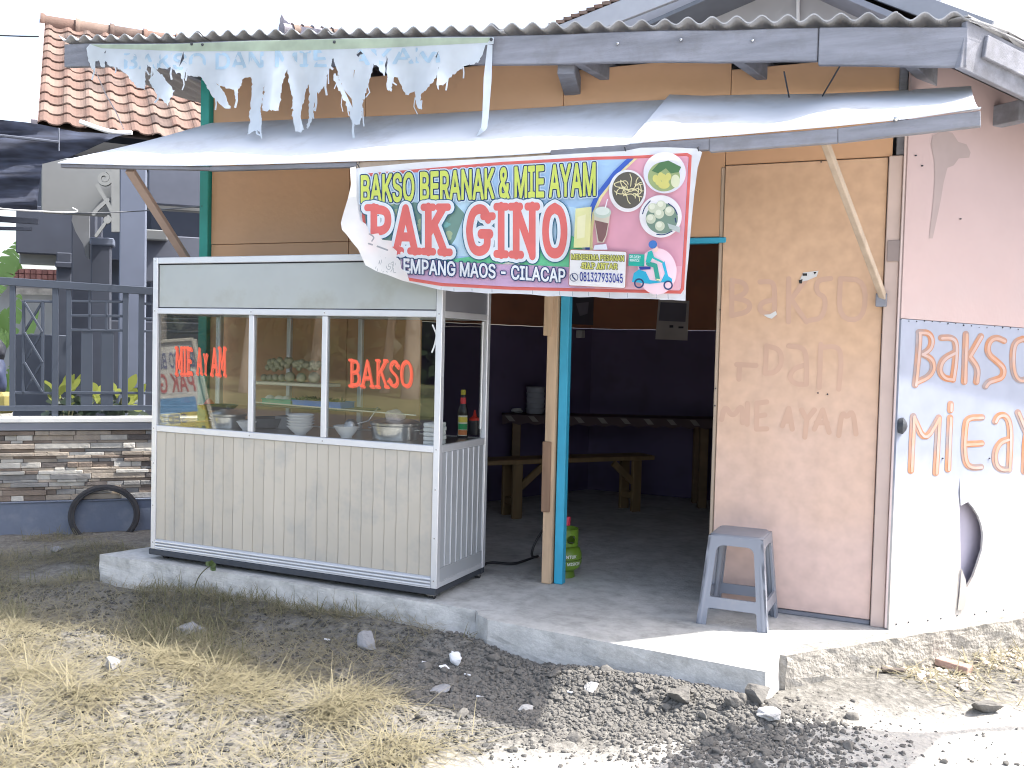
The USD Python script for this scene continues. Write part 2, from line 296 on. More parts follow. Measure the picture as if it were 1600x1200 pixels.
# ---------------------------------------------------------------- ground
F = 0.18                                   # shop floor
def gz(x, y):
    x, y = np.asarray(x, float), np.asarray(y, float)
    near = np.clip(1 - np.maximum(np.abs(x + 3) - 7, 0) / 4, 0, 1) * np.clip(1 - np.maximum(np.abs(y - 3.5) - 3.2, 0) / 2.5, 0, 1)
    z = 0.01 + 0.014 * np.clip(x + 1, -6, 3)
    p = np.stack([x, y, 0 * x], -1)
    z = z + near * ((meshkit.fbm(p * 1.3, 4, 3) - .5) * 0.07 + (meshkit.fbm(p * 7, 3, 5) - .5) * 0.035)
    for cx, cy, sx, sy, h in ((-1.25, 3.92, .45, .17, .10), (-.66, 3.84, .24, .16, .085), (-2.0, 4.06, .25, .12, .08), (-.2, 4.6, .3, .25, .03), (-3.9, 4.12, .45, .14, .07), (-3.2, 4.14, .5, .14, .075), (-2.5, 4.14, .4, .12, .08), (-4.6, 4.15, .25, .2, .05), (-3.75, 3.38, .22, .16, .05), (-3.35, 3.25, .24, .15, .05), (-2.2, 3.25, .2, .12, .035), (-5.35, 4.9, .5, .35, .05), (-4.3, 3.1, .45, .25, .05), (-3.3, 2.9, .5, .3, .04)):
        z = z + h * np.exp(-((x - cx) / sx) ** 2 - ((y - cy) / sy) ** 2)
    return z
xs = np.concatenate([np.linspace(-90, -10, 22)[:-1], np.arange(-10, 3.0, .045), np.linspace(3, 90, 24)])
ys = np.concatenate([np.linspace(-90, 1.2, 26)[:-1], np.arange(1.2, 6.6, .045), np.linspace(6.6, 90, 24)])
X, Y = np.meshgrid(xs, ys); Z = gz(X, Y)
i, j = np.meshgrid(np.arange(len(ys) - 1), np.arange(len(xs) - 1), indexing='ij'); q = i * len(xs) + j; w = len(xs)
gmesh = T(np.stack([X, Y, Z], -1).reshape(-1, 3), np.concatenate([np.stack([q, q + 1, q + w + 1], -1).reshape(-1, 3), np.stack([q, q + w + 1, q + w], -1).reshape(-1, 3)]))
soil = usdkit.material(stage, '/World/Looks/soil_and_dust', {
    'geo': ('geometry', {}), 'sep': ('separate_xyz', {}), 'n': ('noise_texture', {'scale': 1.6, 'detail': 8.0, 'roughness': .65}), 'n2': ('noise_texture', {'scale': 22.0, 'detail': 8.0, 'roughness': .7}), 'v': ('voronoi_texture', {'scale': 38.0}),
    # dust: pale where people tread, in front of the slab's right end
    'dx': ('math', {'math_type': 'multiply_add', 'value2': .85, 'value3': .95}), 'dy': ('math', {'math_type': 'multiply_add', 'value2': -1.1, 'value3': 3.75}), 'sm': ('math', {'math_type': 'add'}), 'ad': ('math', {'math_type': 'multiply_add', 'value2': 1.1}), 'mr': ('map_range', {'from_min': .45, 'from_max': .85, 'clamp': True}),
    'dark': ('rgb_ramp', {'ramp': [(.3, (.105, .10, .09)), (.5, (.185, .176, .16)), (.7, (.28, .268, .245))]}), 'pale': ('rgb_ramp', {'ramp': [(.3, (.40, .385, .355)), (.7, (.52, .50, .465))]}),
    'mx': ('mix_color', {}), 'b': ('bump', {'strength': .9, 'distance': .02}), 'hm': ('math', {'math_type': 'multiply_add', 'value2': .5}), 'p': ('principled_bsdf', {'roughness': .95, 'specular_ior_level': .2})},
    [('geo.position', 'sep.vector'), ('geo.position', 'n.vector'), ('geo.position', 'n2.vector'), ('geo.position', 'v.vector'), ('sep.x', 'dx.value1'), ('sep.y', 'dy.value1'), ('dx.value', 'sm.value1'), ('dy.value', 'sm.value2'),
     ('n.fac', 'ad.value1'), ('sm.value', 'ad.value3'), ('ad.value', 'mr.value'), ('n2.fac', 'dark.fac'), ('n2.fac', 'pale.fac'), ('mr.result', 'mx.fac'), ('dark.color', 'mx.a'), ('pale.color', 'mx.b'), ('mx.result', 'p.base_color'),
     ('v.distance', 'hm.value1'), ('n2.fac', 'hm.value3'), ('hm.value', 'b.height'), ('b.normal', 'p.normal')], surface='p.BSDF')
struct('ground', gmesh, soil, 'dusty soil ground with dry grass in front of the stall', smooth=True)
road = box(-90, 90, -7.5, -1.6, -.08, .012)
struct('road', road, mat('asphalt', (.06, .06, .062), .9, .2, 20, bump=.4), 'grey asphalt road running past the stall')

# ---------------------------------------------------------------- slab the shop stands on
WD = np.array([.636, .772]); WN = np.array([.772, -.636])         # direction and outward normal of the pink side wall
W0 = np.array([-.18, 4.88])
slab = Polygon([(-4.556, 4.222), (-2.05, 4.242), (-2.0, 4.17), (-1.93, 4.115), (-.6, 3.994), (-.575, 4.384), (-.16, 4.855), (2.5, 8.08), (2.5, 9), (-4.45, 9), (-4.452, 4.52)])
sm_ = trimesh.creation.extrude_polygon(slab, .40, engine='earcut'); sm_.apply_translation([0, 0, F - .40])
sv, sf = trimesh.remesh.subdivide_to_size(sm_.vertices, sm_.faces, .13, max_iter=12)
sv = np.array(sv); k = meshkit.fbm(sv * 9, 3, 2) - .5; k2 = meshkit.fbm(sv * 9 + 31, 3, 4) - .5
edge = np.array([slab.exterior.distance(Point(*p[:2])) < .004 for p in sv])
sv[edge, 0] += k[edge] * .022; sv[edge, 1] += k2[edge] * .022
struct('shop_floor', T(sv, sf), concrete, 'raised grey concrete floor slab under cart and stool')

# rough rendered footing under the pink wall, proud of the slab edge
ft = Polygon([(-.60, 4.40), (-.14, 4.90), (2.5, 8.06), (2.56, 8.02), (-.105, 4.815), (-.555, 4.27), (-.60, 4.27)])
fm = trimesh.creation.extrude_polygon(ft, .36, engine='earcut'); fm.apply_translation([0, 0, F - .365])
fv, ff = trimesh.remesh.subdivide_to_size(fm.vertices, fm.faces, .05, max_iter=12); fv = np.array(fv)
fv[:, :2] += ((meshkit.fbm(fv * 14, 4, 8) - .5) * .035)[:, None] * WN; fv[:, 2] += (meshkit.fbm(fv * 16, 3, 9) - .5) * .012
struct('wall_footing', T(fv, ff), rough_concrete, 'rough cement footing along the pink side wall')

# ---------------------------------------------------------------- the shop
FY = 4.93
YE = 4.70                                                  # the roof's front edge
def zroof(x): return 1.5 + (1.88 - (x * 4.6 / YE + 5.14) / 5.26 * .466) * YE / 4.6      # the sagging front edge of the roof, falling to the right
RS = -.14                                                  # roof rise per metre of depth
shop = thing('food_stall_shop', 'low orange plywood food stall shop with pink side wall and corrugated roof', 'shop')
E_ = .003
def panel(x0, x1, z0, z1, dy=0.0, m=orange_ply, label=None, t=.014, name='wall_panel'):
    return obj(name, bbox(x0 + E_ / 2, x1 - E_ / 2, FY + dy, FY + dy + t, z0 + E_ / 2, z1 - E_ / 2, .002), m, shop, label=label)
xO0 = on_y(657, 560, FY)[0]; xJ = -1.93; xD0, xD1, xE = -1.035, -.255, -.18
zL = on_y(1100, 380, FY)[2]; zdoor = on_y(1250, 252, FY)[2]
panel(-4.36, -3.3, F, 2.10); panel(-3.3, xO0, F, 2.10, .002)
panel(-4.36, -3.3, 2.10, 2.75, -.002); panel(-3.3, xJ, 2.10, 2.75, .001)
panel(xJ, xD0, zL + .03, 2.75, .003)
panel(xO0, xJ, zL + .03, 2.10, .001)
panel(xD0, xE - .06, zdoor, 2.62, .004)
for a, b, dz in ((-4.36, -3.2, 0), (-3.2, xJ, .0), (xJ, -1.02, -.0), (-1.02, xE, 0)):
    za = 2.75 if a < xD0 - .2 else 2.62
    if a < -1.1 and b > -1.1: za = 2.75
    panel(a, b, za, zroof(b) - .05, .006 + .004 * (a > -2))
obj('lintel', bbox(xO0 - .04, xD0 + .02, FY - .012, FY + .05, zL, zL + .028), teal_blue, shop, label='blue teal lintel over the opening')
obj('corner_post', bbox(-4.435, -4.364, FY - .03, FY + .05, F - .05, 3.25), teal, shop, label='teal green corner post at the left end of the front')
# the leaning post in the opening: a raw plank and a blue strip
p0, p1 = on_y(857, 907, FY), on_y(868, 465, FY); p1[2] = 2.06; p0[2] = F + .002
post = obj('post', beam(p0, p1, .058, .075, (0, 1, 0)), raw_wood, shop, label='bare wooden post in the opening')
obj('splice', beam(p0 + [-.012, -.043, .4], p0 + (p1 - p0) * .42 + [-.012, -.043, 0], .05, .012, (0, 1, 0)), brown_wood, post)
obj('splice', beam(p0 + (p1 - p0) * .73 + [-.024, -.043, 0], p1 + [-.018, -.043, -.02], .05, .014, (0, 1, 0)), raw_wood, post)
obj('post_strip', beam(p0 + [.062, .01, 0], p1 + [.062, .01, 0], .05, .05, (0, 1, 0)), teal_blue, shop, label='bright blue strip along the wooden post')
# door panel
dz0 = F + .028
door = obj('door_panel', bbox(xD0 + .004, xD1 - .004, FY - .006, FY + .02, dz0, zdoor - .004, .003), door_paint, shop, label='orange door panel with bounce light painted into its lower part and ghost lettering')
obj('door_edge', bbox(xD0 - .018, xD0 + .001, FY - .002, FY + .03, dz0, zdoor - .01), pale_wood, shop)
obj('door_sill', bbox(xD0, xD1 - .002, FY + .0, FY + .03, F, dz0 - .003), grey_wood, shop)
obj('jamb', bbox(xD1, xE - .012, FY - .02, FY + .05, F, zdoor + .0), jamb_paint, shop)
obj('jamb', bbox(xD1 + .03, xE - .004, FY - .01, FY + .05, zdoor + .004, 2.95), grey_wood, shop)
obj('jamb_strip', bbox(xE - .010, xE + .006, FY - .035, FY + .02, F + .004, 2.6), mat('pale_pink_strip', (.66, .54, .52), .7), shop)
h0 = on_y(1397, 392, FY - .02); obj('hinge', bbox(h0[0] - .03, h0[0] + .03, FY - .028, FY - .0202, h0[2] - .05, h0[2] + .05), mat('old_hinge', (.25, .2, .19), .5), shop)
ghost = mat('ghost_letter_paint', (.505, .33, .245), .75, .10, 3)
C5 = lambda pts: [(1100 + x / 4, 420 + y / 4) for x, y in pts]
GH = {'ghost_lettering': [[(175, 70), (172, 290)], [(175, 72), (258, 88), (268, 150), (185, 185)], [(190, 182), (288, 205), (282, 268), (175, 292)], [(350, 82), (425, 78), (442, 120), (440, 292)], [(438, 192), (352, 212), (348, 270), (432, 288)],
   [(530, 62), (528, 332)], [(640, 62), (545, 190), (640, 332)], [(792, 60), (705, 72), (702, 150), (765, 182), (742, 308), (660, 322)], [(852, 62), (842, 312), (1000, 322), (1012, 72), (852, 62)],
   [(205, 598), (325, 604)], [(222, 606), (218, 690)], [(390, 482), (382, 652)], [(390, 482), (472, 502), (490, 580), (450, 648), (382, 654)], [(530, 482), (622, 492), (642, 560), (640, 722)], [(638, 600), (560, 622), (530, 680), (572, 722), (640, 722)],
   [(730, 472), (720, 742)], [(730, 492), (838, 482), (860, 560), (842, 752)],
   [(110, 942), (130, 852), (180, 932), (238, 842), (242, 962)], [(272, 842), (270, 972)], [(330, 840), (328, 1002)], [(330, 840), (392, 832)], [(330, 922), (380, 914)], [(328, 1002), (392, 1000)],
   [(490, 982), (530, 872), (552, 1002)], [(502, 952), (545, 952)], [(610, 882), (642, 942), (690, 882)], [(642, 942), (630, 1052)], [(690, 1002), (742, 882), (782, 1022)], [(702, 962), (770, 962)], [(842, 1042), (862, 892), (892, 932), (930, 882), (950, 1032)]]}
fd = px_y(FY - .0072)
gl = unary_union([stroke(C5(k), 8.0, len(k) > 3) for k in GH['ghost_lettering']])
obj('lettering', flat(gl, fd), ghost, door)
paper = mat('paper_scrap', (.55, .55, .55), .8)
obj('paper_scrap', flat(Polygon([(1248, 441), (1255, 426), (1270, 424), (1279, 423), (1276, 432), (1262, 438)]), px_y(FY - .0085)), paper, door)
obj('paper_scrap', flat(unary_union([Polygon([(1249, 443), (1248, 438), (1254, 436), (1253, 443)]), sbox(1254, 427, 1261, 431), Polygon([(1271, 425), (1276, 425), (1273, 429)])]), px_y(FY - .0095)), mat('black_print', (.02, .02, .02), .8), door)
obj('paper_scrap', flat(Polygon([(1193, 492), (1203, 491), (1212, 486), (1214, 491), (1206, 498), (1199, 496)]), px_y(FY - .0085)), paper, door)
# nail heads
for x, y in ((1125, 484), (1118, 607), (1117, 634), (1379, 571), (1283, 253), (1293, 616), (1278, 614)):
    c = on_y(x, y, FY - .007); obj('nail', ball(c, .004, 1), dark_metal, door)

# the pink side wall, seen along its length, with a torn hole low down
WP = np.array([W0[0], W0[1], 0]); WN3 = np.array([WN[0], WN[1], 0]); WD3 = np.array([WD[0], WD[1], 0])
def on_w(x, y, off=0.0): return on_plane(x, y, WP + WN3 * off, WN3)
def wl(P): return float((np.asarray(P)[:2] - W0) @ WD)              # metres along the wall
fw_ = lambda off: (lambda s, z, d: WP + WD3 * s + WN3 * (off - d) + np.array([0, 0, z]))
zsplit = 1.5 + (on_w(1405, 497)[2] - 1.5); zs2 = on_w(1599, 512)[2]; s2 = wl(on_w(1599, 512))
zsl = lambda s: zsplit + (zs2 - zsplit) * s / s2
sw = 4.6
up_poly = Polygon([(0.012, zsplit), (sw, zsl(sw)), (sw, 2.15), (.012, 2.92)])
obj('side_wall_panel', flat(up_poly, fw_(0), .012), pink, shop, label='pink upper panel of the side wall')
hole_px = [(1498.3, 747), (1499.5, 775), (1500.5, 790), (1512, 784), (1520, 793), (1528, 806), (1533, 820), (1535.5, 834), (1534, 858), (1527, 880), (1520, 900), (1510, 918), (1507, 938), (1503, 953), (1494, 953), (1496, 930), (1500, 890), (1499.5, 850), (1499, 800), (1496.5, 770)]
hole = Polygon([(wl(P), P[2]) for P in (on_w(*q) for q in hole_px)]).buffer(0)
low_poly = Polygon([(0.012, F - .01), (sw, F - .01), (sw, zsl(sw) - .003), (.012, zsplit - .003)]).difference(hole)
low = obj('side_wall_panel', flat(low_poly, fw_(.003), .012, .35), bluewhite, shop, label='bluish white lower panel of the side wall with a torn hole')
obj('inner_lining', flat(sbox(.3, F, 1.5, 1.2), fw_(-.06), .01), mat('lavender_inner_board', (.50, .47, .58), .8), shop)
flap = [(1500, 888), (1506, 905), (1508, 922), (1506, 940), (1503, 953), (1494, 953), (1497, 927)]
obj('torn_flap', flat(Polygon([(wl(P), P[2]) for P in (on_w(*q) for q in flap)]), lambda s, z, d: fw_(.012 + .05 * (s - .55))(s, z, d), .004), mat('torn_ply', (.36, .34, .32), .8), low)
C6 = lambda pts: [(1395 + x / 4.288, 480 + y / 4.288) for x, y in pts]
WLET = [[(178, 175), (170, 340), (150, 520)], [(175, 168), (240, 170), (265, 220), (250, 280), (195, 315)], [(195, 312), (262, 345), (275, 410), (240, 465), (165, 500)], [(325, 205), (395, 202), (425, 240), (420, 360), (402, 485)], [(412, 305), (335, 345), (308, 420), (340, 475), (400, 482)],
 [(490, 180), (478, 500)], [(590, 195), (512, 330)], [(520, 340), (572, 410), (560, 500)], [(745, 225), (690, 200), (640, 230), (632, 310), (700, 365), (745, 410), (735, 470), (680, 488), (640, 500), (620, 530)],
 [(870, 212), (815, 235), (800, 330), (810, 450), (850, 495), (905, 480), (935, 400), (930, 280), (910, 225), (870, 212)],
 [(138, 730), (130, 900), (122, 1095)], [(138, 735), (213, 905), (308, 740)], [(308, 740), (300, 900), (288, 1110)], [(388, 648), (386, 690)], [(384, 740), (370, 1085)], [(598, 738), (500, 740), (484, 800), (475, 960), (490, 1050), (530, 1075), (590, 1070)], [(490, 918), (595, 912)],
 [(685, 765), (705, 725), (755, 720), (785, 780), (788, 900), (778, 1090)], [(770, 885), (715, 905), (680, 980), (690, 1060), (730, 1090), (780, 1085)], [(838, 705), (890, 830)], [(955, 700), (890, 830), (880, 1100)]]
wall_letter = usdkit.material(stage, '/World/Looks/faded_brush_letter', {'geo': ('geometry', {}), 'n': ('noise_texture', {'scale': 6.0, 'detail': 5.0}), 'r': ('rgb_ramp', {'ramp': [(.30, (.36, .13, .05)), (.46, (.33, .165, .10)), (.60, (.21, .165, .165)), (.75, (.26, .235, .25))]}), 'p': ('principled_bsdf', {'roughness': .8})},
    [('geo.position', 'n.vector'), ('n.fac', 'r.fac'), ('r.color', 'p.base_color')], surface='p.BSDF')
wall_letter2 = usdkit.material(stage, '/World/Looks/pale_brush_letter', {'geo': ('geometry', {}), 'n': ('noise_texture', {'scale': 9.0, 'detail': 5.0}), 'r': ('rgb_ramp', {'ramp': [(.35, (.40, .23, .16)), (.65, (.36, .28, .27))]}), 'p': ('principled_bsdf', {'roughness': .8})},
    [('geo.position', 'n.vector'), ('n.fac', 'r.fac'), ('r.color', 'p.base_color')], surface='p.BSDF')
big = unary_union([stroke(C6(k), 10.2, len(k) > 2) for k in WLET])
toW = lambda off: (lambda x, y, d: on_w(x, y, off))
obj('lettering', flat(big, toW(.0042)), wall_letter, low)
obj('lettering', flat(unary_union([stroke(C6([(a + 7, b + 4) for a, b in k]), 4.0, len(k) > 2) for k in WLET]), toW(.0052)), wall_letter2, low)
for k in range(16):
    x = 1408 + k * 12.2; y = 497 + (x - 1405) * .077
    c = on_w(x, y + 3 + rnd.uniform(-2, 2), .004); obj('nail', ball(c, .004 * rnd.uniform(.6, 1.2), 1), dark_metal, low)
for k in range(8):
    c = on_w(1400 + k * 24 + rnd.uniform(-5, 5), 978 - k * 3.6 + rnd.uniform(-3, 1), .004); obj('nail', ball(c, .004, 1), dark_metal, low)
for x, y in ((1431, 243), (1441, 259), (1501, 342), (1473, 716), (1546, 716)):
    obj('nail', ball(on_w(x, y, .004), .006, 1, (1, 1, .6)), dark_metal, shop)
st = [(1455, 225), (1458, 212), (1472, 205), (1488, 208), (1497, 222), (1510, 226), (1516, 238), (1514, 246), (1498, 247), (1490, 258), (1480, 262), (1474, 285), (1470, 310), (1466, 330), (1457, 372), (1452, 372), (1458, 320), (1461, 280), (1460, 250)]
obj('stain', flat(Polygon(st).buffer(1.5).buffer(-1), toW(.0015)), mat('wet_stain', (.30, .24, .235), .85, .06, 8), shop, label='grey damp stain with a drip on the pink wall')
P = on_w(1404, 665, .0); obj('wall_knob', lathe([(0, 0), (.035, 0), (.04, .02), (.02, .035), (0, .04)], (0, 0, 0), 16).apply_transform(trimesh.transformations.rotation_matrix(math.pi / 2, [0, 1, 0])).apply_translation(P + [.0, 0, 0]), dark_metal, shop)

# inside walls
ID = np.array([.40, .917]); IN3 = np.array([.917, -.40, 0]); ID3 = np.array([.40, .917, 0]); IO = np.array([-4.40, FY + .03, 0])
ifn = lambda off: (lambda s, z, d: IO + ID3 * s + IN3 * (off - d) + np.array([0, 0, z]))
YBK = 8.35
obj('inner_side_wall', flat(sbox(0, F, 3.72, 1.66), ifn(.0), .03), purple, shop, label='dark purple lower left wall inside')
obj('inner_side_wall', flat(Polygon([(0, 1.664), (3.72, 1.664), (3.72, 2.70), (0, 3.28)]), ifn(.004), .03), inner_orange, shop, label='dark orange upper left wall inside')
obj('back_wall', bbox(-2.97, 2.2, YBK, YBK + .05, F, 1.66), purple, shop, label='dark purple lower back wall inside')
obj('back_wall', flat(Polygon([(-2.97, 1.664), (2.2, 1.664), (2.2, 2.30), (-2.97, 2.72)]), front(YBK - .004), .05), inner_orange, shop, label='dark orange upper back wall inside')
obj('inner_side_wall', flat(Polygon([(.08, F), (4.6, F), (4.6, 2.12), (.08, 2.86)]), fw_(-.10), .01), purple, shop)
# roof: corrugated sheets, rafters, fascia
per = .118
def corr(x0, x1, y0, y1, lift, cut=True):
    nx = int((x1 - x0) / per * 10); xs_ = np.linspace(x0, x1, nx + 1); ys_ = np.linspace(y0, y1, 21)
    XX, YY = np.meshgrid(xs_, ys_); xm = .10 + (YY - YE) * WD[0] / WD[1]
    XX = np.maximum(np.minimum(XX, xm), np.maximum(-5.42, np.minimum(-4.93 + (YY - 5.95) * 1.15, -4.57 + (YY - 4.96) * .436)))
    ZZ = zroof(XX) + RS * (YY - YE) + .017 * np.cos(2 * np.pi * XX / per) + lift - .034
    v = np.stack([XX, YY, ZZ], -1).reshape(-1, 3); n = len(v); W = nx + 1
    i, j = np.meshgrid(np.arange(20), np.arange(nx), indexing='ij'); q = (i * W + j).ravel()
    f = np.concatenate([np.stack([q, q + 1, q + W + 1], 1), np.stack([q, q + W + 1, q + W], 1)])
    v2 = v - [0, 0, .006]; e = np.arange(nx)
    s1 = np.concatenate([np.stack([e, e + 1, e + 1 + n], 1), np.stack([e, e + 1 + n, e + n], 1)])
    e = np.arange(20) * W + W - 1; s2_ = np.concatenate([np.stack([e, e + W, e + W + n], 1), np.stack([e, e + W + n, e + n], 1)])
    e = np.arange(20) * W; s3_ = np.concatenate([np.stack([e, e + W, e + W + n], 1), np.stack([e, e + W + n, e + n], 1)])
    return T(np.vstack([v, v2]), np.vstack([f, f + n, s1, s2_, s3_]))
xb = [-5.42, -4.30, -3.28, -2.26, -1.26, -.32, .9]
for k, (a, b) in enumerate(zip(xb[:-1], xb[1:])):
    obj('roof_sheet', corr(a, b + .09, YE - .05 + .012 * (k % 2), 8.4, .05 + .012 * (k % 2) + (.012 if k == 4 else 0)), asbestos, shop, smooth=40)
obj('roof_sheet', corr(.3, 3.2, YE - .05, 8.4, .05), asbestos, shop, smooth=40)
def fz(x): return zroof(x) - .012
def fascia(x0, x1, dy=0, h=.165):
    m = bbox(x0, x1, YE - .03 + dy, YE + .005 + dy, -h, 0, .004); m = T(*trimesh.remesh.subdivide_to_size(m.vertices, m.faces, .25, 10))
    v = np.array(m.vertices); v[:, 2] += fz(v[:, 0]) + (meshkit.fbm(v * [2, 0, 0], 2, 3) - .5) * .02; return T(v, m.faces)
xs_split = on_y(1279, 80, YE - .03)[0]
obj('fascia_board', fascia(on_y(100, 90, YE - .03)[0], xs_split - .004, 0, .15), grey_wood, shop); obj('fascia_board', fascia(xs_split, .06, -.006, .17), grey_wood, shop)
for x, y in ((1064, 62), (1176, 63), (965, 68)):
    c = on_y(x, y, YE - .037); obj('nail', ball(c, .009, 1), steel, shop)
A0 = on_y(1497, 30, YE - .02); B0 = on_plane(1600, 82, A0, WN3); dv = (B0 - A0) / np.linalg.norm((B0 - A0)[:2]); B0 = A0 + dv * 3.2; k_ = 1 / np.linalg.norm(dv)
obj('verge_sheet', T([A0 + WN3 * .05 + [0, 0, .006], B0 + WN3 * .05 + [0, 0, .006], B0 - WN3 * .3 + [0, 0, .03], A0 - WN3 * .3 + [0, 0, .03], A0 + WN3 * .05, B0 + WN3 * .05, B0 - WN3 * .3 + [0, 0, .024], A0 - WN3 * .3 + [0, 0, .024]], [[0, 1, 2], [0, 2, 3], [4, 6, 5], [4, 7, 6], [0, 4, 5], [0, 5, 1], [3, 2, 6], [3, 6, 7], [0, 3, 7], [0, 7, 4], [1, 5, 6], [1, 6, 2]]), asbestos, shop)
obj('verge_board', beam(A0 + WN3 * .02 + [0, 0, -.115], B0 + WN3 * .02 + [0, 0, -.115], .03, .21), grey_wood, shop)
obj('verge_board', beam(A0 + WN3 * .045 + dv * .12 + [0, 0, -.09], B0 + WN3 * .045 + [0, 0, -.09], .02, .10), grey_wood, shop)
for x in (-4.6, -3.7, -2.75, -1.78, -.95, -.2):
    z = fz(x) - .09; obj('rafter', beam((x, YE + .01, z), (x + 1.0, 7.5, z + RS * 2.8), .05, .10), grey_wood, shop)
c = on_w(1588, 176, .10)
for k in range(3): P = c + WD3 * (k * .75); obj('purlin_end', beam(P - WN3 * .12, P + WN3 * .04, .07, .10), grey_wood, shop)
obj('eave_brace', beam((-1.83, YE + .01, fz(-1.83) - .15), (-1.88, FY + .02, fz(-1.83) - .20), .09, .09), grey_wood, shop)
for a, b in (((1225, 112), (1233, 152)), ((1312, 104), (1285, 150))):
    obj('tie_wire', tube([on_y(*a, YE + .01), on_y(*b, 4.85)], .004, 5), dark_metal, shop)

# ---------------------------------------------------------------- the awning
AF, AB = 4.25, 4.915
fpx = [(90, 254), (200, 257), (300, 258), (420, 255), (545, 251), (700, 246), (800, 241), (900, 234), (990, 229)]
fp2 = [(984, 226), (1060, 219), (1150, 212), (1300, 199), (1420, 187), (1533, 170)]
bpx = [(330, 192), (400, 189), (500, 185), (600, 181), (665, 178), (760, 173), (862, 167), (960, 160), (1052, 155)]
bp2 = [(1046, 150), (1100, 152), (1180, 150), (1287, 149), (1400, 144), (1517, 137)]
def lerp_line(P, t):
    P = np.asarray(P); L = np.r_[0, np.cumsum(np.linalg.norm(np.diff(P, axis=0), axis=1))]; L /= L[-1]
    return np.stack([np.interp(t, L, P[:, k]) for k in range(3)], 1)
def awning_sheet(f, b, lift, n=46, m=12):
    A = np.array([on_y(*p, AF) for p in f]); B = np.array([on_y(*p, AB) for p in b])
    t = np.linspace(0, 1, n); a, c = lerp_line(A, t), lerp_line(B, t); v = []
    for k in range(m):
        s = k / (m - 1); row = a * (1 - s) + c * s
        row[:, 2] += lift + .018 * math.sin(math.pi * s) * np.sin(t * 11 + lift * 90) - .012 * math.sin(math.pi * s) + (.010 * np.sin(t * 23 + 1) if k else 0) * (1 - s)
        v.append(row)
    v = np.vstack(v); N = len(v); i, j = np.meshgrid(np.arange(m - 1), np.arange(n - 1), indexing='ij'); q = (i * n + j).ravel()
    fc = np.concatenate([np.stack([q, q + 1, q + n + 1], 1), np.stack([q, q + n + 1, q + n], 1)])
    e = np.vstack([fc[:, [0, 1]], fc[:, [1, 2]], fc[:, [2, 0]]]); _, ix, cn = np.unique(np.sort(e, 1), axis=0, return_index=True, return_counts=True); be = e[ix[cn == 1]]
    sd = np.vstack([np.stack([be[:, 0], be[:, 1], be[:, 1] + N], 1), np.stack([be[:, 0], be[:, 1] + N, be[:, 0] + N], 1)])
    return T(np.vstack([v, v - [0, 0, .005]]), np.vstack([fc, fc[:, ::-1] + N, sd]))
aw = thing('awning', 'grey sheet awning on wooden braces across the whole shop front', 'awning')
obj('awning_sheet', awning_sheet(fpx, bpx, .0), awning_mat, aw, smooth=30)
obj('awning_sheet', awning_sheet(fp2, bp2, .008), awning_mat, aw, smooth=30, label='right awning sheet lapping over the left one')
def edge_beam(px, h, y, name='front_batten'):
    pts = [on_y(a, b, y) for a, b in px]
    ms = []
    for (p, q, hh) in zip(pts[:-1], pts[1:], h):
        ms.append(beam(p - [0, 0, hh / 2 + .006], q - [0, 0, hh / 2 + .006], .035, hh))
    return ms
for m_ in edge_beam([(98, 255), (330, 259), (560, 252)], [.022, .026], AF + .025): obj('front_batten', m_, grey_wood, aw)
for m_ in edge_beam([(560, 252), (870, 237), (900, 236)], [.034, .04], AF + .027): obj('front_batten', m_, pale_wood, aw)
for m_ in edge_beam([(862, 233), (1110, 215), (1310, 199), (1533, 172)], [.05, .06, .06], AF + .015): obj('front_batten', m_, grey_wood, aw)
for (a, b, w_) in (((203, 266), (291, 404), .058), ((1289, 222), (1381, 467), .03)):
    obj('brace', beam(on_y(*a, AF + .05), on_y(*b, FY - .035), w_, .03), pale_wood if w_ < .05 else mat('pinkish_brace', (.34, .25, .21), .8), aw)
c = on_y(1379, 468, FY - .03); obj('bracket', bbox(c[0] - .03, c[0] + .02, FY - .055, FY - .022, c[2] - .035, c[2] + .03), grey_wood, aw)
c = on_y(1400, 186, AF - .004); obj('bolt', ball(c, .012, 1), steel, aw)

# ---------------------------------------------------------------- the food cart
CX0, CX1, CY0, CY1 = -4.2226, -2.3001, 4.287, 4.863
ZB, ZS, ZR, ZT = .2405, .974, 1.628, 1.955
cart = thing('food_cart', 'aluminium and glass food cart with orange lettering on its windows', 'food cart', None, (CX0, CY0, F))
g = .036
for x, y in ((CX0, CY0), (CX1 - g, CY0), (CX0, CY1 - g), (CX1 - g, CY1 - g)):
    obj('corner_post', bbox(x, x + g, y, y + g, ZB, ZT, .003), alu, cart)
def railx(y, z0, z1, dy=0): obj('rail', bbox(CX0 + g, CX1 - g, y + dy, y + g - .002, z0, z1, .003), alu, cart)
def raily(x, z0, z1): obj('rail', bbox(x + .002, x + g - .002, CY0 + g, CY1 - g, z0, z1, .003), alu, cart)
for z0, z1 in ((ZT - .036, ZT), (ZR, ZR + .034), (ZS - .036, ZS)):
    railx(CY0, z0, z1, .001); railx(CY1 - g, z0, z1, .001); raily(CX0, z0, z1); raily(CX1 - g, z0, z1)
railx(CY0, ZB, ZB + .006); railx(CY1 - g, ZB, ZB + .03); raily(CX0, ZB, ZB + .03); raily(CX1 - g, ZB, ZB + .03)
# mullions
mx = [on_y(391, 580, CY0)[0], on_y(505.3, 590, CY0)[0]]
for x in mx: obj('mullion', bbox(x - .017, x + .017, CY0 + .002, CY0 + g - .004, ZS + .001, ZR - .001, .003), alu, cart)
for px_ in (455, 566): x = on_y(px_, 560, CY1)[0]; obj('mullion', bbox(x - .014, x + .014, CY1 - g + .004, CY1 - .004, ZS + .001, ZR - .001, .003), alu, cart)
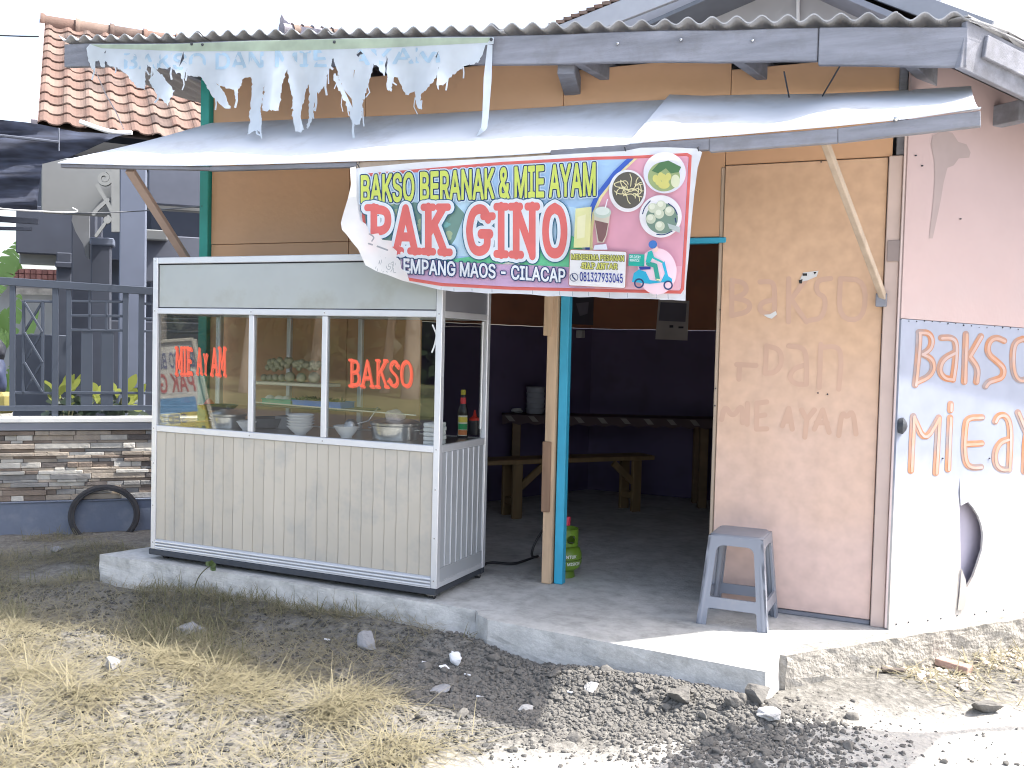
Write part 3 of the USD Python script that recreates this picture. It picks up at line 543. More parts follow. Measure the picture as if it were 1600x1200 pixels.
# sign panels above the glass, roof sheet, dark gaskets
def inset(name, x0, x1, y0, y1, z0, z1, m): return obj(name, bbox(x0, x1, y0, y1, z0, z1, .002), m, cart)
gask = mat('black_gasket', (.015, .015, .02), .6)
for a in ((CX0 + g, CX0 + g + .008, ZR + .034, ZT - .036), (CX1 - g - .005, CX1 - g, ZR + .034, ZT - .036), (CX0 + g + .008, CX1 - g - .005, ZT - .043, ZT - .036), (CX0 + g + .008, CX1 - g - .005, ZR + .034, ZR + .039)):
    inset('gasket', a[0], a[1], CY0 + .010, CY0 + .02, a[2], a[3], gask)
inset('top_panel', CX0 + g + .008, CX1 - g - .005, CY0 + .008, CY0 + .014, ZR + .039, ZT - .043, alu_panel)
dkpanel = mat('dark_aluminium_sheet', (.30, .31, .35), .3, .08, 3, metal=.6)
inset('top_panel', CX1 - .014, CX1 - .008, CY0 + g, CY1 - g, ZR + .034, ZT - .036, dkpanel)
inset('top_panel', CX0 + .008, CX0 + .014, CY0 + g, CY1 - g, ZR + .034, ZT - .036, dkpanel)
inset('roof_sheet', CX0 + .01, CX1 - .01, CY0 + .01, CY1 - .01, ZT - .004, ZT + .001, alu_panel)
# slatted lower body
def slat_x(x0, x1):
    """one tongue-and-groove slat of the front: a flat face with a pressed lip along one edge"""
    p = [(x0 + .0004, .0038), (x0 + .0012, .003), (x1 - .0062, .003), (x1 - .0050, .0039), (x1 - .0034, .0039), (x1 - .0022, .0026), (x1 - .0003, .0025), (x1, .012), (x0 + .0004, .012)]
    m = trimesh.creation.extrude_polygon(Polygon([(a, CY0 + b + .004) for a, b in p]), ZS - .037 - (ZB + .062), engine='earcut'); m.apply_translation([0, 0, ZB + .062]); return m
n = 26; ed = np.linspace(CX0 + g, CX1 - g, n + 1)
for a, b in zip(ed[:-1], ed[1:]): obj('slat', slat_x(a, b), alu_slat, cart)
n = 8; ed = np.linspace(CY0 + g, CY1 - g, n + 1)
for k, (a, b) in enumerate(zip(ed[:-1], ed[1:])):
    m = cat([bbox(CX1 - .012, CX1 - .006, a + .001, b - .010, ZB + .10, ZS - .037, .001), bbox(CX1 - .012, CX1 - .0015, b - .010, b - .001, ZB + .10, ZS - .037, .003)]); obj('slat', m, alu_side, cart)
    obj('slat', cat([bbox(CX0 + .006, CX0 + .012, a + .001, b - .001, ZB + .03, ZS - .037, .001)]), alu_side, cart)
obj('kick_plate', bbox(CX1 - .013, CX1 - .004, CY0 + g, CY1 - g, ZB + .03, ZB + .0995), alu_side, cart)
for k in range(3):
    z = ZB + .012 + k * .017; obj('trim_rib', cat([tube([(CX0 + g, CY0 + .006, z), (CX1 - g, CY0 + .006, z)], .0075, 10)]), alu, cart)
obj('trim_plate', bbox(CX0 + g, CX1 - g, CY0 + .0075, CY0 + .0128, ZB + .006, ZB + .0615), mat('trim_grey', (.42, .44, .48), .5, metal=.3), cart)
obj('back_panel', bbox(CX0 + g, CX1 - g, CY1 - .02, CY1 - .012, ZB + .03, ZS - .037), dkpanel, cart)
obj('counter', bbox(CX0 + .012, CX1 - .012, CY0 + g + .002, CY1 - g - .002, ZS - .02, ZS - .004), steel, cart)
obj('base_frame', cat([bbox(CX0 - .012, CX1 - .004, CY0 - .003, CY0 + .034, ZB - .034, ZB - .001), bbox(CX0 - .012, CX1 - .004, CY1 - .034, CY1, ZB - .034, ZB - .001), bbox(CX0 - .012, CX0 + .03, CY0 + .034, CY1 - .034, ZB - .034, ZB - .001), bbox(CX1 - .045, CX1 - .008, CY0 + .034, CY1 - .034, ZB - .034, ZB - .001)]), dark_metal, cart)
obj('base_tray', bbox(CX0 + .03, CX1 - .045, CY0 + .034, CY1 - .034, ZB - .03, ZB - .02), dark_metal, cart)
def rotm(ax, a, p=(0, 0, 0)): return trimesh.transformations.rotation_matrix(a, ax, p)
for x, y in ((CX0 + .07, CY0 + .05), (CX1 - .04, CY0 + .03), (CX1 - .03, CY1 - .04), (CX0 + .07, CY1 - .05), (-3.62, CY0 + .07), (-2.95, CY0 + .07)):
    cz = F + .021
    cst = obj('caster', cat([bbox(x - .022, x + .022, y - .022, y + .022, ZB - .040, ZB - .034), bbox(x - .018, x - .015, y - .014, y + .014, cz - .004, ZB - .036), bbox(x + .015, x + .018, y - .014, y + .014, cz - .004, ZB - .036)]), steel, cart)
    wh = trimesh.creation.cylinder(.021, .026, sections=20); wh.apply_transform(rotm([0, 1, 0], math.pi / 2)); wh.apply_translation([x, y + .008, cz]); obj('wheel', wh, rubber, cst, smooth=40)
rv = [(x, z) for x in (CX0 + .018, CX1 - .018, mx[0], mx[1]) for z in (ZS - .018, ZR + .017)] + [(x, z) for x in (CX0 + .018, CX1 - .018) for z in (ZB + .04, .5, .75, ZT - .018)]
for x, z in rv: obj('rivet', ball((x, CY0 - .0005, z), .0042, 1, (1, .5, 1)), steel, cart)
# glass
pane = {}
for k, (a, b) in enumerate(((CX0 + g, mx[0] - .017), (mx[0] + .017, mx[1] - .017), (mx[1] + .017, CX1 - g))):
    pane[k] = obj('window_pane', box(a, b, CY0 + .016, CY0 + .020, ZS, ZR), glass, cart)
obj('window_pane', box(CX1 - .020, CX1 - .016, CY0 + g, CY1 - g - .02, ZS, ZR), glass, cart)
obj('window_pane', box(CX0 + .016, CX0 + .020, CY0 + g, CY1 - g, ZS, ZR), glass, cart)
obj('sliding_edge', bbox(CX1 - .024, CX1 - .012, CY1 - g - .035, CY1 - g - .018, ZS + .05, ZR - .005), alu, cart)
sticker = mat('orange_red_sticker', (.75, .10, .045), .5, .04)
sticker_in = mat('pale_orange_sticker', (.80, .26, .14), .5, .04)
gp = px_y(CY0 + .0135)
def glass_word(word, x0, x1, yb0, yb1, yt0, yt1, p, w=.125):
    gA = slab_text(word, w, -.04, .2); s = fit(gA, x0, x1, yb0, yb1, yt0, yt1)
    sh = affinity.translate(s, 1.5, 1.7).difference(s.buffer(.55))
    obj('lettering', flat(s, gp, .0008), sticker, p); obj('lettering', flat(sh, gp, .0008), sticker, p)
glass_word('BAKSO', 544, 644, 602.5, 605.0, 562.5, 563.5, pane[2])
glass_word('MIE', 273, 300, 584, 584.5, 543.5, 543.8, pane[0], .15)
glass_word('A', 306, 316, 583, 583, 544, 544, pane[0], .15); glass_word('Y', 317, 324, 584, 584, 554, 554, pane[0], .15)
glass_word('AM', 328, 353, 585, 585.5, 544, 544, pane[0], .15)
# shelves inside
YS = 4.50
s0, s1 = on_y(397, 595, YS), on_y(503, 602, YS)
obj('shelf', bbox(s0[0], s1[0] + .02, YS - .005, YS + .16, s0[2] - .02, s0[2] - .001), mat('cream_shelf', (.62, .57, .46), .6), cart)
l0, l1 = on_y(392, 631, YS - .02), on_y(562, 638, YS - .02)
obj('shelf', bbox(l0[0], l1[0], YS - .02, YS + .2, l0[2] - .012, l0[2]), mat('dark_shelf', (.07, .06, .06), .6), cart)
r0, r1 = on_y(395, 628, CY0 + .10), on_y(650, 649, CY0 + .10)
obj('shelf_rod', tube([r0, r1], .0035, 6), mat('pale_rod', (.6, .55, .48), .5), cart)  # thin pale bar drawn ahead of the lower shelf
tape = mat('clear_tape', (.6, .6, .6), .4)
obj('tape', flat(unary_union([stroke([(676, 508), (682, 522), (681, 530)], 2.4), stroke([(683, 520), (679, 540), (675, 550)], 2.4)]), gp, .0006), tape, pane[2])

# ---------------------------------------------------------------- food and crockery in the cart
CT = ZS - .004
meat = mat('meatball', (.40, .375, .26), .5, .08, 30)
CZ = lambda x, y: (390 + x / 5.717, 480 + y / 5.717)
bigl = ['leftmost of the three big meatballs on the cart shelf', 'middle one of the three big meatballs on the cart shelf', 'rightmost of the three big meatballs on the cart shelf']
for k, (x, y, r) in enumerate(((362, 578, 47), (462, 582, 45), (578, 578, 51))):
    c = on_y(*CZ(x, y), YS + .04); rr = r / 5.717 * depth(c) / FPX; c[2] = s0[2] - .001 + rr
    obj('meatball', ball(c, rr, 3, (1, 1, 1), .03, k), meat, None, True, bigl[k], 'meatball')
small = [(130, 592, 28), (180, 598, 28), (232, 605, 30), (290, 598, 31), (165, 538, 25), (222, 548, 27), (285, 545, 20), (188, 493, 29), (248, 498, 29), (303, 503, 27), (362, 482, 31), (412, 510, 31), (510, 517, 32), (465, 522, 22), (590, 532, 32), (440, 545, 22), (540, 545, 22), (338, 520, 27), (440, 500, 28), (470, 490, 24), (560, 505, 28), (615, 510, 27), (270, 470, 24), (215, 478, 22), (335, 470, 22), (200, 525, 26), (255, 528, 26)]
for k, (x, y, r) in enumerate(small):
    c = on_y(*CZ(x, y), YS + .06 + (.02 if y < 560 else 0)); rr = r * 1.12 / 5.717 * depth(c) / FPX
    if y > 575: c[2] = s0[2] - .001 + rr
    obj('meatball', ball(c, rr, 2, (1, 1, 1), .0, k + 5), meat, None, True, 'small greyish meatball heaped around the big ones on the cream cart shelf', 'meatball', 'small meatballs on the cart shelf')
def tray(px0, px1, Yc, dep, h, m, name, label):
    a, b = on_y(px0, 624, Yc), on_y(px1, 626, Yc); z0 = l0[2] + .001
    t = thing(name, label, 'tray', None, (a[0], Yc, z0))
    p = sbox(a[0], Yc, b[0], Yc + dep)
    wall = trimesh.creation.extrude_polygon(p.difference(p.buffer(-.005)), h, engine='earcut'); wall.apply_translation([0, 0, z0])
    obj('tray_wall', wall, m, t); obj('tray_bottom', box(a[0] + .005, b[0] - .005, Yc + .005, Yc + dep - .005, z0, z0 + .003), m, t)
    rim = p.buffer(.006).difference(p); rm = trimesh.creation.extrude_polygon(rim, .005, engine='earcut'); rm.apply_translation([0, 0, z0 + h - .005]); obj('tray_rim', rm, m, t)
    return a, b, z0
ta, tb, tz = tray(409.5, 454, YS + .0, .13, .034, mat('teal_plastic', (.02, .30, .22), .4), 'food_tray', 'teal plastic tray with white buns below the meatball shelf')
for k, x in enumerate((422, 436.5, 447.5)):
    c = on_y(x, 612, YS + .055); obj('bun', ball((c[0], c[1], tz + .03), .028, 2, (1.05, 1, .8), .05, k), mat('white_bun', (.72, .70, .64), .7), None, True, ('left', 'middle', 'right')[k] + ' one of the three white buns in the teal tray', 'bun')
ta, tb, tz = tray(457, 532, YS - .012, .14, .036, mat('blue_plastic', (.015, .14, .55), .4), 'food_tray', 'bright blue plastic tray with dark greens below the meatball shelf')
leafdark = leafmat('dark_green_leaf', (.012, .03, .014), (.03, .06, .025))
v, f = [], []
for k in range(260):
    c = np.array([rng.uniform(ta[0] + .01, tb[0] - .05), rng.uniform(YS, YS + .12), tz + .012 + rng.uniform(0, .036)]); d = rng.normal(size=3); d /= np.linalg.norm(d); e = np.cross(d, rng.normal(size=3)); e /= np.linalg.norm(e)
    b = len(v); v += [c - d * .018, c + e * .007, c + d * .018, c - e * .007]; f += [[b, b + 1, b + 2], [b, b + 2, b + 3]]
obj('leafy_greens', T(v, f), leafdark, None, label='heap of dark leafy greens in the blue tray', cat='greens')
# bowls
def bowl_prof(R, H, t=.003):
    o = [(.0, 0), (R * .42, 0), (R * .44, H * .10), (R * .62, H * .32), (R * .84, H * .68), (R, H)]
    return o + [(R - t, H)] + [(max(a - t, 0), b + t) for a, b in o[::-1][1:-1]] + [(0, t)]
def bowl(c, R, H, name, label, category='bowl', group=None, rim=True):
    t = thing(name, label, category, group, c); obj('bowl_body', lathe(bowl_prof(R, H), c, 32), white, t, 40); obj('rim', lathe([(R - .002, H - .003), (R + .002, H - .003), (R + .003, H), (R + .001, H + .002), (R - .003, H + .001), (R - .002, H - .003)], c, 32), white, t, 40)
    obj('foot_ring', lathe([(R * .36, -.001), (R * .44, -.001), (R * .44, .006), (R * .36, .006), (R * .36, -.001)], c, 24), white, t, 40); return t
bp = on_y(469.5, 660, CY0 + .105); R = 20.5 * depth(bp) / FPX
for k in range(5):
    bowl((bp[0], bp[1], CT + .002 + k * .0158), R, .046, 'soup_bowl', ('lowest', 'second lowest', 'middle', 'second highest', 'topmost')[k] + ' white soup bowl in the stack behind the middle window')
bq = on_y(541.5, 670, CY0 + .115); tB = bowl((bq[0], bq[1], CT + .002), 20.5 * depth(bq) / FPX, .062, 'soup_bowl', 'single white soup bowl holding a ladle behind the BAKSO window')
c = np.array([bq[0] + .022, bq[1] + .01, CT + .062]); lad = thing('ladle', 'shiny metal ladle lying upside down in the white bowl', 'ladle', None, c)
obj('ladle_cup', lathe([(0, .042), (.018, .038), (.033, .024), (.041, .0), (.039, .0), (.031, .022), (.017, .035), (0, .039)], c, 28), steel, lad, 40)
obj('handle', tube([c + [.03, .01, .015], c + [.07, .06, .03], c + [.08, .14, .10]], .005, 8), steel, lad, 40)
# pots
def pot(c, R, H, name, label, lid=True, m=steel):
    t = thing(name, label, 'pot', None, c)
    obj('pot_body', lathe([(0, 0), (R * .94, 0), (R * .97, .01), (R, H - .012), (R + .006, H - .006), (R + .006, H), (R - .004, H), (R - .006, .01), (0, .008)], c, 40), m, t, 40)
    if lid:
        L = obj('pot_lid', lathe([(0, .030), (R * .5, .026), (R * .86, .014), (R + .008, .004), (R + .008, 0), (0, 0)], np.asarray(c) + [0, 0, H + .001], 40), m, t, 40)
        obj('lid_knob', lathe([(0, .022), (.014, .02), (.016, .012), (.008, .0), (0, 0)], np.asarray(c) + [0, 0, H + .03], 20), dark_metal, L, 40)
    for s in (-1, 1):
        obj('handle', tube([np.array(c) + [s * (R + .002), -.03, H * .62], np.array(c) + [s * (R + .03), -.02, H * .66], np.array(c) + [s * (R + .03), .02, H * .66], np.array(c) + [s * (R + .002), .03, H * .62]], .004, 6), m, t)
    return t
pc = on_y(618, 672, CY0 + .22); pR = 38 * depth(pc) / FPX
pot((pc[0], pc[1], CT + .001), pR, .085, 'cooking_pot', 'wide lidded steel pot behind the BAKSO window')
cl = on_y(620, 652, CY0 + .2); cz = CT + .001 + .085 + .012
clothm = mat('checked_cloth', (.58, .50, .50), .9, .2, 60)
cm = ball((cl[0], cl[1] - .02, cz + .028), 1, 3, (.055, .04, .036), .35, 9); obj('folded_cloth', cm, clothm, None, True, 'crumpled pale checked cloth on the lid of the wide pot', 'cloth')
pl = on_y(357, 658, CY0 + .2); pot((pl[0], pl[1], CT + .001), 26 * depth(pl) / FPX, .075, 'cooking_pot', 'smaller steel pot behind the MIE AYAM window')
bl = on_y(388, 665, CY0 + .1); bowl((bl[0] - .012, bl[1], CT + .002), .055, .05, 'soup_bowl', 'white bowl beside the smaller pot behind the left window post')
bx = on_y(420, 660, CY0 + .33); obj('pan', lathe([(0, 0), (.09, 0), (.115, .05), (.118, .05), (.095, -.003), (0, -.003)], (bx[0], bx[1], CT + .01), 30), mat('dull_pan', (.12, .12, .13), .5, metal=.5), None, 40, 'dull dark pan behind the bowl stack in the cart', 'pan')
bx = on_y(440, 652, CY0 + .3); obj('food_box', bbox(bx[0] - .05, bx[0] + .05, bx[1], bx[1] + .1, CT, CT + .075), mat('grey_box', (.30, .30, .31), .7), None, label='grey food box left of the bowl stack', cat='box')
bx = on_y(341, 632, CY0 + .36); obj('frying_pan', lathe([(0, 0), (.09, 0), (.12, .03), (.117, .03), (.088, .004), (0, .004)], (bx[0], bx[1], CT + .085), 30), dark_metal, None, 40, 'black frying pan high behind the smaller pot', 'pan')
bx = on_y(327, 626, CY0 + .36); obj('red_lid', lathe([(0, .035), (.02, .02), (.032, 0), (0, 0)], (bx[0], bx[1], CT + .118), 20), mat('red_plastic', (.62, .05, .04), .4), None, 40, 'small red conical lid above the frying pan', 'lid')
# white foam boxes stacked in the right front corner
bx0, bx1 = on_y(661.5, 680, CY0 + .05), on_y(680, 680, CY0 + .05)
for k in range(5):
    obj('foam_box', bbox(bx0[0], bx1[0] + .004 * (k % 2), CY0 + .045, CY0 + .17, CT + k * .0232, CT + .0215 + k * .0232, .004), mat('white_foam', (.78, .8, .82), .8), None, label='white foam box in the stack of five at the cart corner, ' + ('lowest', 'second from the bottom', 'in the middle', 'second from the top', 'topmost')[k], cat='box')
bx = on_y(258, 655, CY0 + .06)  # white slabs added here in place of a reflection in the glass
for k in range(3): obj('foam_box', bbox(bx[0] - .038, bx[0] + .038, CY0 + .05, CY0 + .15, CT + k * .024, CT + .022 + k * .024, .004), mat('white_foam', (.78, .8, .82), .8), None, label='white slab standing for a glass reflection at the far left corner of the cart, ' + ('lowest', 'middle', 'topmost')[k] + ' of three', cat='box')
# sauce bottles by the side pane
c = on_z(722.5, 684, CT); c = np.array([c[0], c[1], CT]); hb = 75 * depth(c) / FPX
sb_ = thing('sauce_bottle', 'dark soy sauce bottle with yellow cap and bright label', 'bottle', None, c); R = .031
prof = [(0, 0), (R * .9, 0), (R, .006), (R, hb * .52), (R * .8, hb * .62), (.014, hb * .74), (.012, hb * .93), (.0, hb * .93)]
obj('bottle_body', lathe(prof, c, 28), mat('dark_sauce_glass', (.012, .008, .008), .1, coat=.5), sb_, 50)
obj('cap', lathe([(0, hb * 1.0), (.012, hb * 1.0), (.0145, hb * .98), (.0145, hb * .90), (0, hb * .90)], c, 20), mat('yellow_cap', (.50, .42, .04), .4), sb_, 50)
def band(c, R, z0, z1, a0, a1, m, name, parent, zc=0):
    a = np.linspace(a0, a1, 20); v = np.concatenate([np.stack([c[0] + R * np.cos(a), c[1] + R * np.sin(a), np.full(20, c[2] + z0)], 1), np.stack([c[0] + R * np.cos(a), c[1] + R * np.sin(a), np.full(20, c[2] + z1)], 1)])
    f = [[i, i + 1, i + 21] for i in range(19)] + [[i, i + 21, i + 20] for i in range(19)]; return obj(name, T(v, f), m, parent, True)
af = math.atan2(-c[1], -c[0])
for z0, z1, m_, rr in ((.05, .47, mat('label_white', (.75, .75, .7), .5), .0006), (.07, .17, mat('label_orange', (.70, .22, .07), .5), .0012), (.18, .30, mat('label_green', (.02, .30, .10), .5), .0012), (.33, .44, mat('label_yellow', (.75, .60, .08), .5), .0012)):
    band(c, R + rr, hb * z0, hb * z1, af - 1.0 + rr * 100, af + 1.0 - rr * 100, m_, 'label', sb_)
band(c, .0165, hb * .70, hb * .84, af - 1.3, af + 1.3, mat('label_red', (.65, .05, .06), .5), 'label', sb_)
c = on_z(741, 679, CT); c = np.array([c[0], c[1], CT]); hb = 38 * depth(c) / FPX
sb2 = thing('squeeze_bottle', 'dark squeeze bottle with pointed red cap', 'bottle', None, c)
obj('bottle_body', lathe([(0, 0), (.032, 0), (.034, .004), (.034, hb * .55), (.03, hb * .6), (0, hb * .6)], c, 24), mat('dark_squeeze', (.03, .03, .035), .4), sb2, 50)
obj('cap', lathe([(0, hb * 1.02), (.004, hb), (.012, hb * .75), (.031, hb * .68), (.031, hb * .58), (0, hb * .58)], c, 24), mat('red_cap', (.75, .05, .03), .4), sb2, 50)

# ---------------------------------------------------------------- the new banner hanging from the awning
def bfn(lift):
    def f(x, y, d):
        v = (y - 240) / 230.0
        Yb = AF - .028 + .010 * math.sin((x - 560) / 41.0) * v + .0025 * math.sin((x + y) / 17.0) * v - .02 * v
        k = max(0.0, (640 - x) / 90.0) * max(0.0, v); Yb -= .10 * k * k
        P = on_y(x, y, Yb); return P + np.array([0, d - lift, 0])
    return f
bsheet = Polygon([(553, 264), (562, 262), (660, 253), (800, 246), (900, 240), (975, 236), (1000, 231), (1040, 230), (1088, 232), (1097, 238), (1090, 262), (1085, 300), (1080, 350), (1076, 400), (1072, 440), (1071, 470), (1050, 468.6), (1032, 468.8), (1030, 467.5), (985, 466.5), (962, 466.8), (930, 464), (905, 464.5), (880, 462.5), (855, 463), (830, 460), (780, 458), (760, 458.5), (734, 456), (712, 456), (684, 452), (659, 446), (635, 440), (612, 431), (596, 426), (577.5, 416), (566, 391), (556, 379), (548, 368), (541, 361), (539, 350), (543, 335), (550, 312), (555, 290)])
ban = thing('shop_banner', 'new vinyl banner reading BAKSO BERANAK & MIE AYAM PAK GINO under the awning', 'banner')
CELL = 15
wv = vinyl('white_vinyl', (.74, .76, .80), .35)
obj('vinyl_sheet', flat(bsheet, bfn(0), .0012, CELL), wv, ban, True)
obj('folded_edge', flat(Polygon([(539, 352), (545, 357), (556, 372), (566, 390), (570, 402), (563, 396), (553, 387), (545, 372)]), lambda x, y, d: bfn(-.03)(x, y, d), .001, CELL), mat('vinyl_back', (.42, .41, .42), .6), ban)
lay = [0]
def pr(g, name, col, trans=.3, label=None):
    lay[0] += 1; g = g.intersection(bsheet.buffer(-.6)) if g.is_valid else g.buffer(0).intersection(bsheet.buffer(-.6))
    if name == 'print_hill_green': g = max(polys(g), key=lambda p: p.area)
    obj('print', flat(g, bfn(.0008 + .0006 * lay[0]), 0, CELL), vinyl(name, col, trans), ban, True)
ring = [(574, 271), (784, 253), (929, 245), (990, 243.5), (1074, 239), (1081, 243), (1080, 262), (1069, 452), (1064, 459), (800, 453), (690, 447), (640, 439), (612, 428), (590, 408), (572, 382), (566, 340), (565, 300)]
outer = Polygon(ring); inner = outer.buffer(-5)
pr(outer.difference(inner), 'print_red_border', (.72, .17, .15))
pr(inner, 'print_sky_blue', (.42, .62, .86))
pr(inner.intersection(Polygon([(560, 290), (760, 300), (930, 330), (930, 400), (700, 400), (560, 390)])), 'print_pale_blue', (.55, .75, .88))
pr(inner.intersection(Polygon([(566, 316), (600, 314), (660, 322), (700, 312), (722, 335), (708, 372), (690, 398), (640, 402), (600, 380), (575, 345)]).buffer(4)), 'print_leaf_dark', (.20, .34, .30))
for k in range(26):
    a = rng.uniform(0, 6.28); c = np.array([rng.uniform(600, 705), rng.uniform(314, 398)])
    blob = unary_union([Point(*(c + rng.normal(size=2) * 4)).buffer(rng.uniform(2, 5)) for _ in range(3)]); 
    if k == 0: blobs = [[], []]
    blobs[k % 2].append(blob)
pr(inner.intersection(unary_union(blobs[0])), 'print_leaf_mid', (.42, .52, .34)); pr(inner.intersection(unary_union(blobs[1])), 'print_leaf_teal', (.22, .48, .48))
pr(inner.intersection(Polygon([(620, 404), (700, 408), (800, 413), (890, 415), (930, 417), (930, 462), (690, 450), (640, 440), (600, 424)])), 'print_mauve', (.62, .42, .62))
pr(inner.intersection(Polygon([(690, 409), (715, 404), (745, 400), (780, 402), (840, 392), (880, 378), (893, 368), (900, 372), (912, 392), (922, 400), (924, 419), (800, 413)])), 'print_hill_green', (.16, .60, .33))
pr(inner.intersection(Polygon([(626, 396), (650, 394), (676, 396), (680, 404), (630, 404)])), 'print_grass', (.40, .58, .28))
pr(inner.intersection(Polygon([(786, 413), (818, 396), (812, 413)])), 'print_path', (.75, .75, .7))
arc = [(995, 240), (962, 271), (934, 307), (923, 332), (919, 362), (919, 400)]
right = Polygon([(999, 238)] + [(966, 271), (940, 307), (929, 335), (925, 395), (931, 460), (1075, 462), (1085, 236)])
pr(inner.intersection(right), 'print_pink', (.76, .38, .47))
pr(inner.intersection(Polygon([(925, 416), (1070, 416), (1070, 460), (925, 460)]).intersection(right)), 'print_pink_pale', (.80, .50, .58))
pr(inner.intersection(LineString([(x + 5.5, y + 1) for x, y in arc]).buffer(2.6)), 'print_yellow_arc', (.82, .76, .42))
pr(inner.intersection(LineString(arc).buffer(3.6)), 'print_blue_arc', (.06, .14, .55))
def outlined(g, ow, name, col, oname, ocol, glow=0, gname=None, gcol=None):
    if glow: pr(g.buffer(ow + glow), gname, gcol)
    pr(g.buffer(ow), oname, ocol); pr(g, name, col)
NAVY = (.03, .06, .16)
t1 = fit(text_shape('BAKSO BERANAK & MIE AYAM').buffer(.015), 565.5, 932, 316, 304.5, 276, 256)
outlined(t1, 1.7, 'print_lime', (.68, .78, .16), 'print_navy', NAVY, 1.6, 'print_glow', (.62, .74, .84))
t2 = fit(slab_text('PAK GINO', .21, .06, .32), 571, 888, 390, 401, 325, 323)
pr(t2.buffer(6.6), 'print_deep_teal', (.03, .13, .22)); pr(t2.buffer(5.2), 'print_outline_white', (.78, .84, .90)); pr(t2, 'print_letter_red', (.74, .18, .17))
t3 = fit(text_shape('AGLEMPANG MAOS - CILACAP').buffer(.01), 593, 885, 424, 441, 402, 421)
outlined(t3, 1.6, 'print_letter_white', (.82, .86, .9), 'print_navy', NAVY)
# bowls of food
def ell(x, y, rx, ry=None, q=10): return affinity.scale(Point(x, y).buffer(1, quad_segs=q), rx, ry or rx)
pr(ell(982, 299, 29, 33), 'print_bowl_white', (.80, .82, .84)); pr(ell(983, 298, 25, 28.5), 'print_broth', (.13, .12, .10))
nd = []
for k in range(24):
    c = np.array([986 + rng.normal() * 7, 298 + rng.normal() * 9]); a = rng.uniform(0, 6.28); pts = [c]
    for _ in range(5): a += rng.uniform(-.9, .9); c = c + 4 * np.array([math.cos(a), math.sin(a)]); pts.append(c)
    nd.append(stroke(pts, 1.3))
pr(unary_union(nd).intersection(ell(983, 298, 24, 27)), 'print_noodle', (.80, .74, .45))
pr(ell(1040, 271, 33, 32), 'print_bowl_pale', (.72, .76, .84)); pr(ell(1039, 277, 25, 23), 'print_food_green', (.36, .45, .22))
pr(Polygon([(1020, 268), (1032, 255), (1046, 252), (1066, 262), (1062, 270), (1050, 272), (1042, 264), (1030, 272)]), 'print_leaf_green', (.10, .22, .10))
pr(unary_union([ell(1026 + 4 * k, 280 + 5 * math.sin(k * 2), 4.5, 6) for k in range(6)] + [ell(1039, 290, 9, 6)]), 'print_yellow_food', (.70, .66, .22)); pr(ell(1057, 284, 7, 10), 'print_egg', (.74, .76, .55))
pr(ell(1034, 339, 33, 33), 'print_bowl_white', (.80, .82, .84)); pr(ell(1036, 342, 25, 24), 'print_soup', (.20, .30, .24))
pr(unary_union([stroke([(1006, 335), (1009, 325), (1018, 315)], 1.6), stroke([(1046, 319), (1056, 326), (1060, 336)], 1.6), stroke([(1028, 367), (1040, 368), (1052, 362)], 1.6), stroke([(1057, 342), (1058, 348)], 2)]), 'print_navy', NAVY)
pr(unary_union([ell(*c, 7.6) for c in ((1022, 326), (1035, 322), (1048, 331), (1032, 335), (1019, 343), (1033, 354))]), 'print_meatball', (.62, .66, .52))
pr(unary_union([ell(*c, 4.4) for c in ((1021, 324), (1034, 320), (1047, 329), (1031, 333), (1018, 341), (1032, 352))]), 'print_meatball_lit', (.76, .78, .66)); pr(Polygon([(1045, 350), (1065, 356), (1064, 365), (1048, 358)]), 'print_spoon', (.48, .55, .54))
# drinks
pr(Polygon([(902, 327), (927, 324), (924, 387), (899, 388)]), 'print_juice', (.76, .74, .38)); pr(Polygon([(905, 340), (918, 336), (916, 372), (904, 374)]), 'print_juice_pale', (.82, .80, .55))
pr(Polygon([(930, 332), (957, 330), (951, 368), (946, 380), (936, 380)]), 'print_glass_tint', (.62, .60, .50)); pr(Polygon([(932, 345), (953, 350), (949, 370), (944, 379), (938, 378)]), 'print_cola', (.22, .12, .12)); pr(ell(944, 333, 13.5, 9), 'print_glass_rim', (.52, .62, .55)); pr(ell(944, 331, 11, 6.5), 'print_ice', (.70, .76, .72))
pr(Polygon([(932, 384), (950, 382), (952, 391), (930, 391)]), 'print_ice2', (.72, .78, .88)); pr(stroke([(949, 325), (952, 313)], 1.5), 'print_outline_white', (.78, .84, .90))
# order box
bx_ = Polygon([(897, 394), (979, 397), (977, 448), (895, 444)]).buffer(2.5)
pr(bx_.buffer(1.1), 'print_brown', (.45, .20, .18)); pr(bx_, 'print_box_white', (.84, .86, .88))
outlined(fit(text_shape('MENERIMA PESANAN'), 896, 978, 406, 409, 398, 400.5), .9, 'print_lime2', (.70, .70, .18), 'print_olive', (.12, .13, .05))
outlined(fit(slab_text('SIA', .2, .0, .3).union(affinity.translate(slab_text('P AN', .2, 0, .3), 2.1, 0)).union(affinity.translate(text_shape('TAR'), 4.9, 0)), 911, 968, 420, 421.5, 411.5, 413), .8, 'print_lime2', (.70, .70, .18), 'print_olive', (.12, .13, .05))
pr(fit(text_shape('081327933045'), 909.5, 976.5, 439.5, 442.5, 426, 429), 'print_number_blue', (.03, .05, .28))
pr(ell(900.5, 434, 6.6).difference(ell(900.5, 434, 5.6)).union(stroke([(898.3, 430.3), (898.6, 433.5), (902.5, 437.4)], 2.0)), 'print_navy', NAVY)
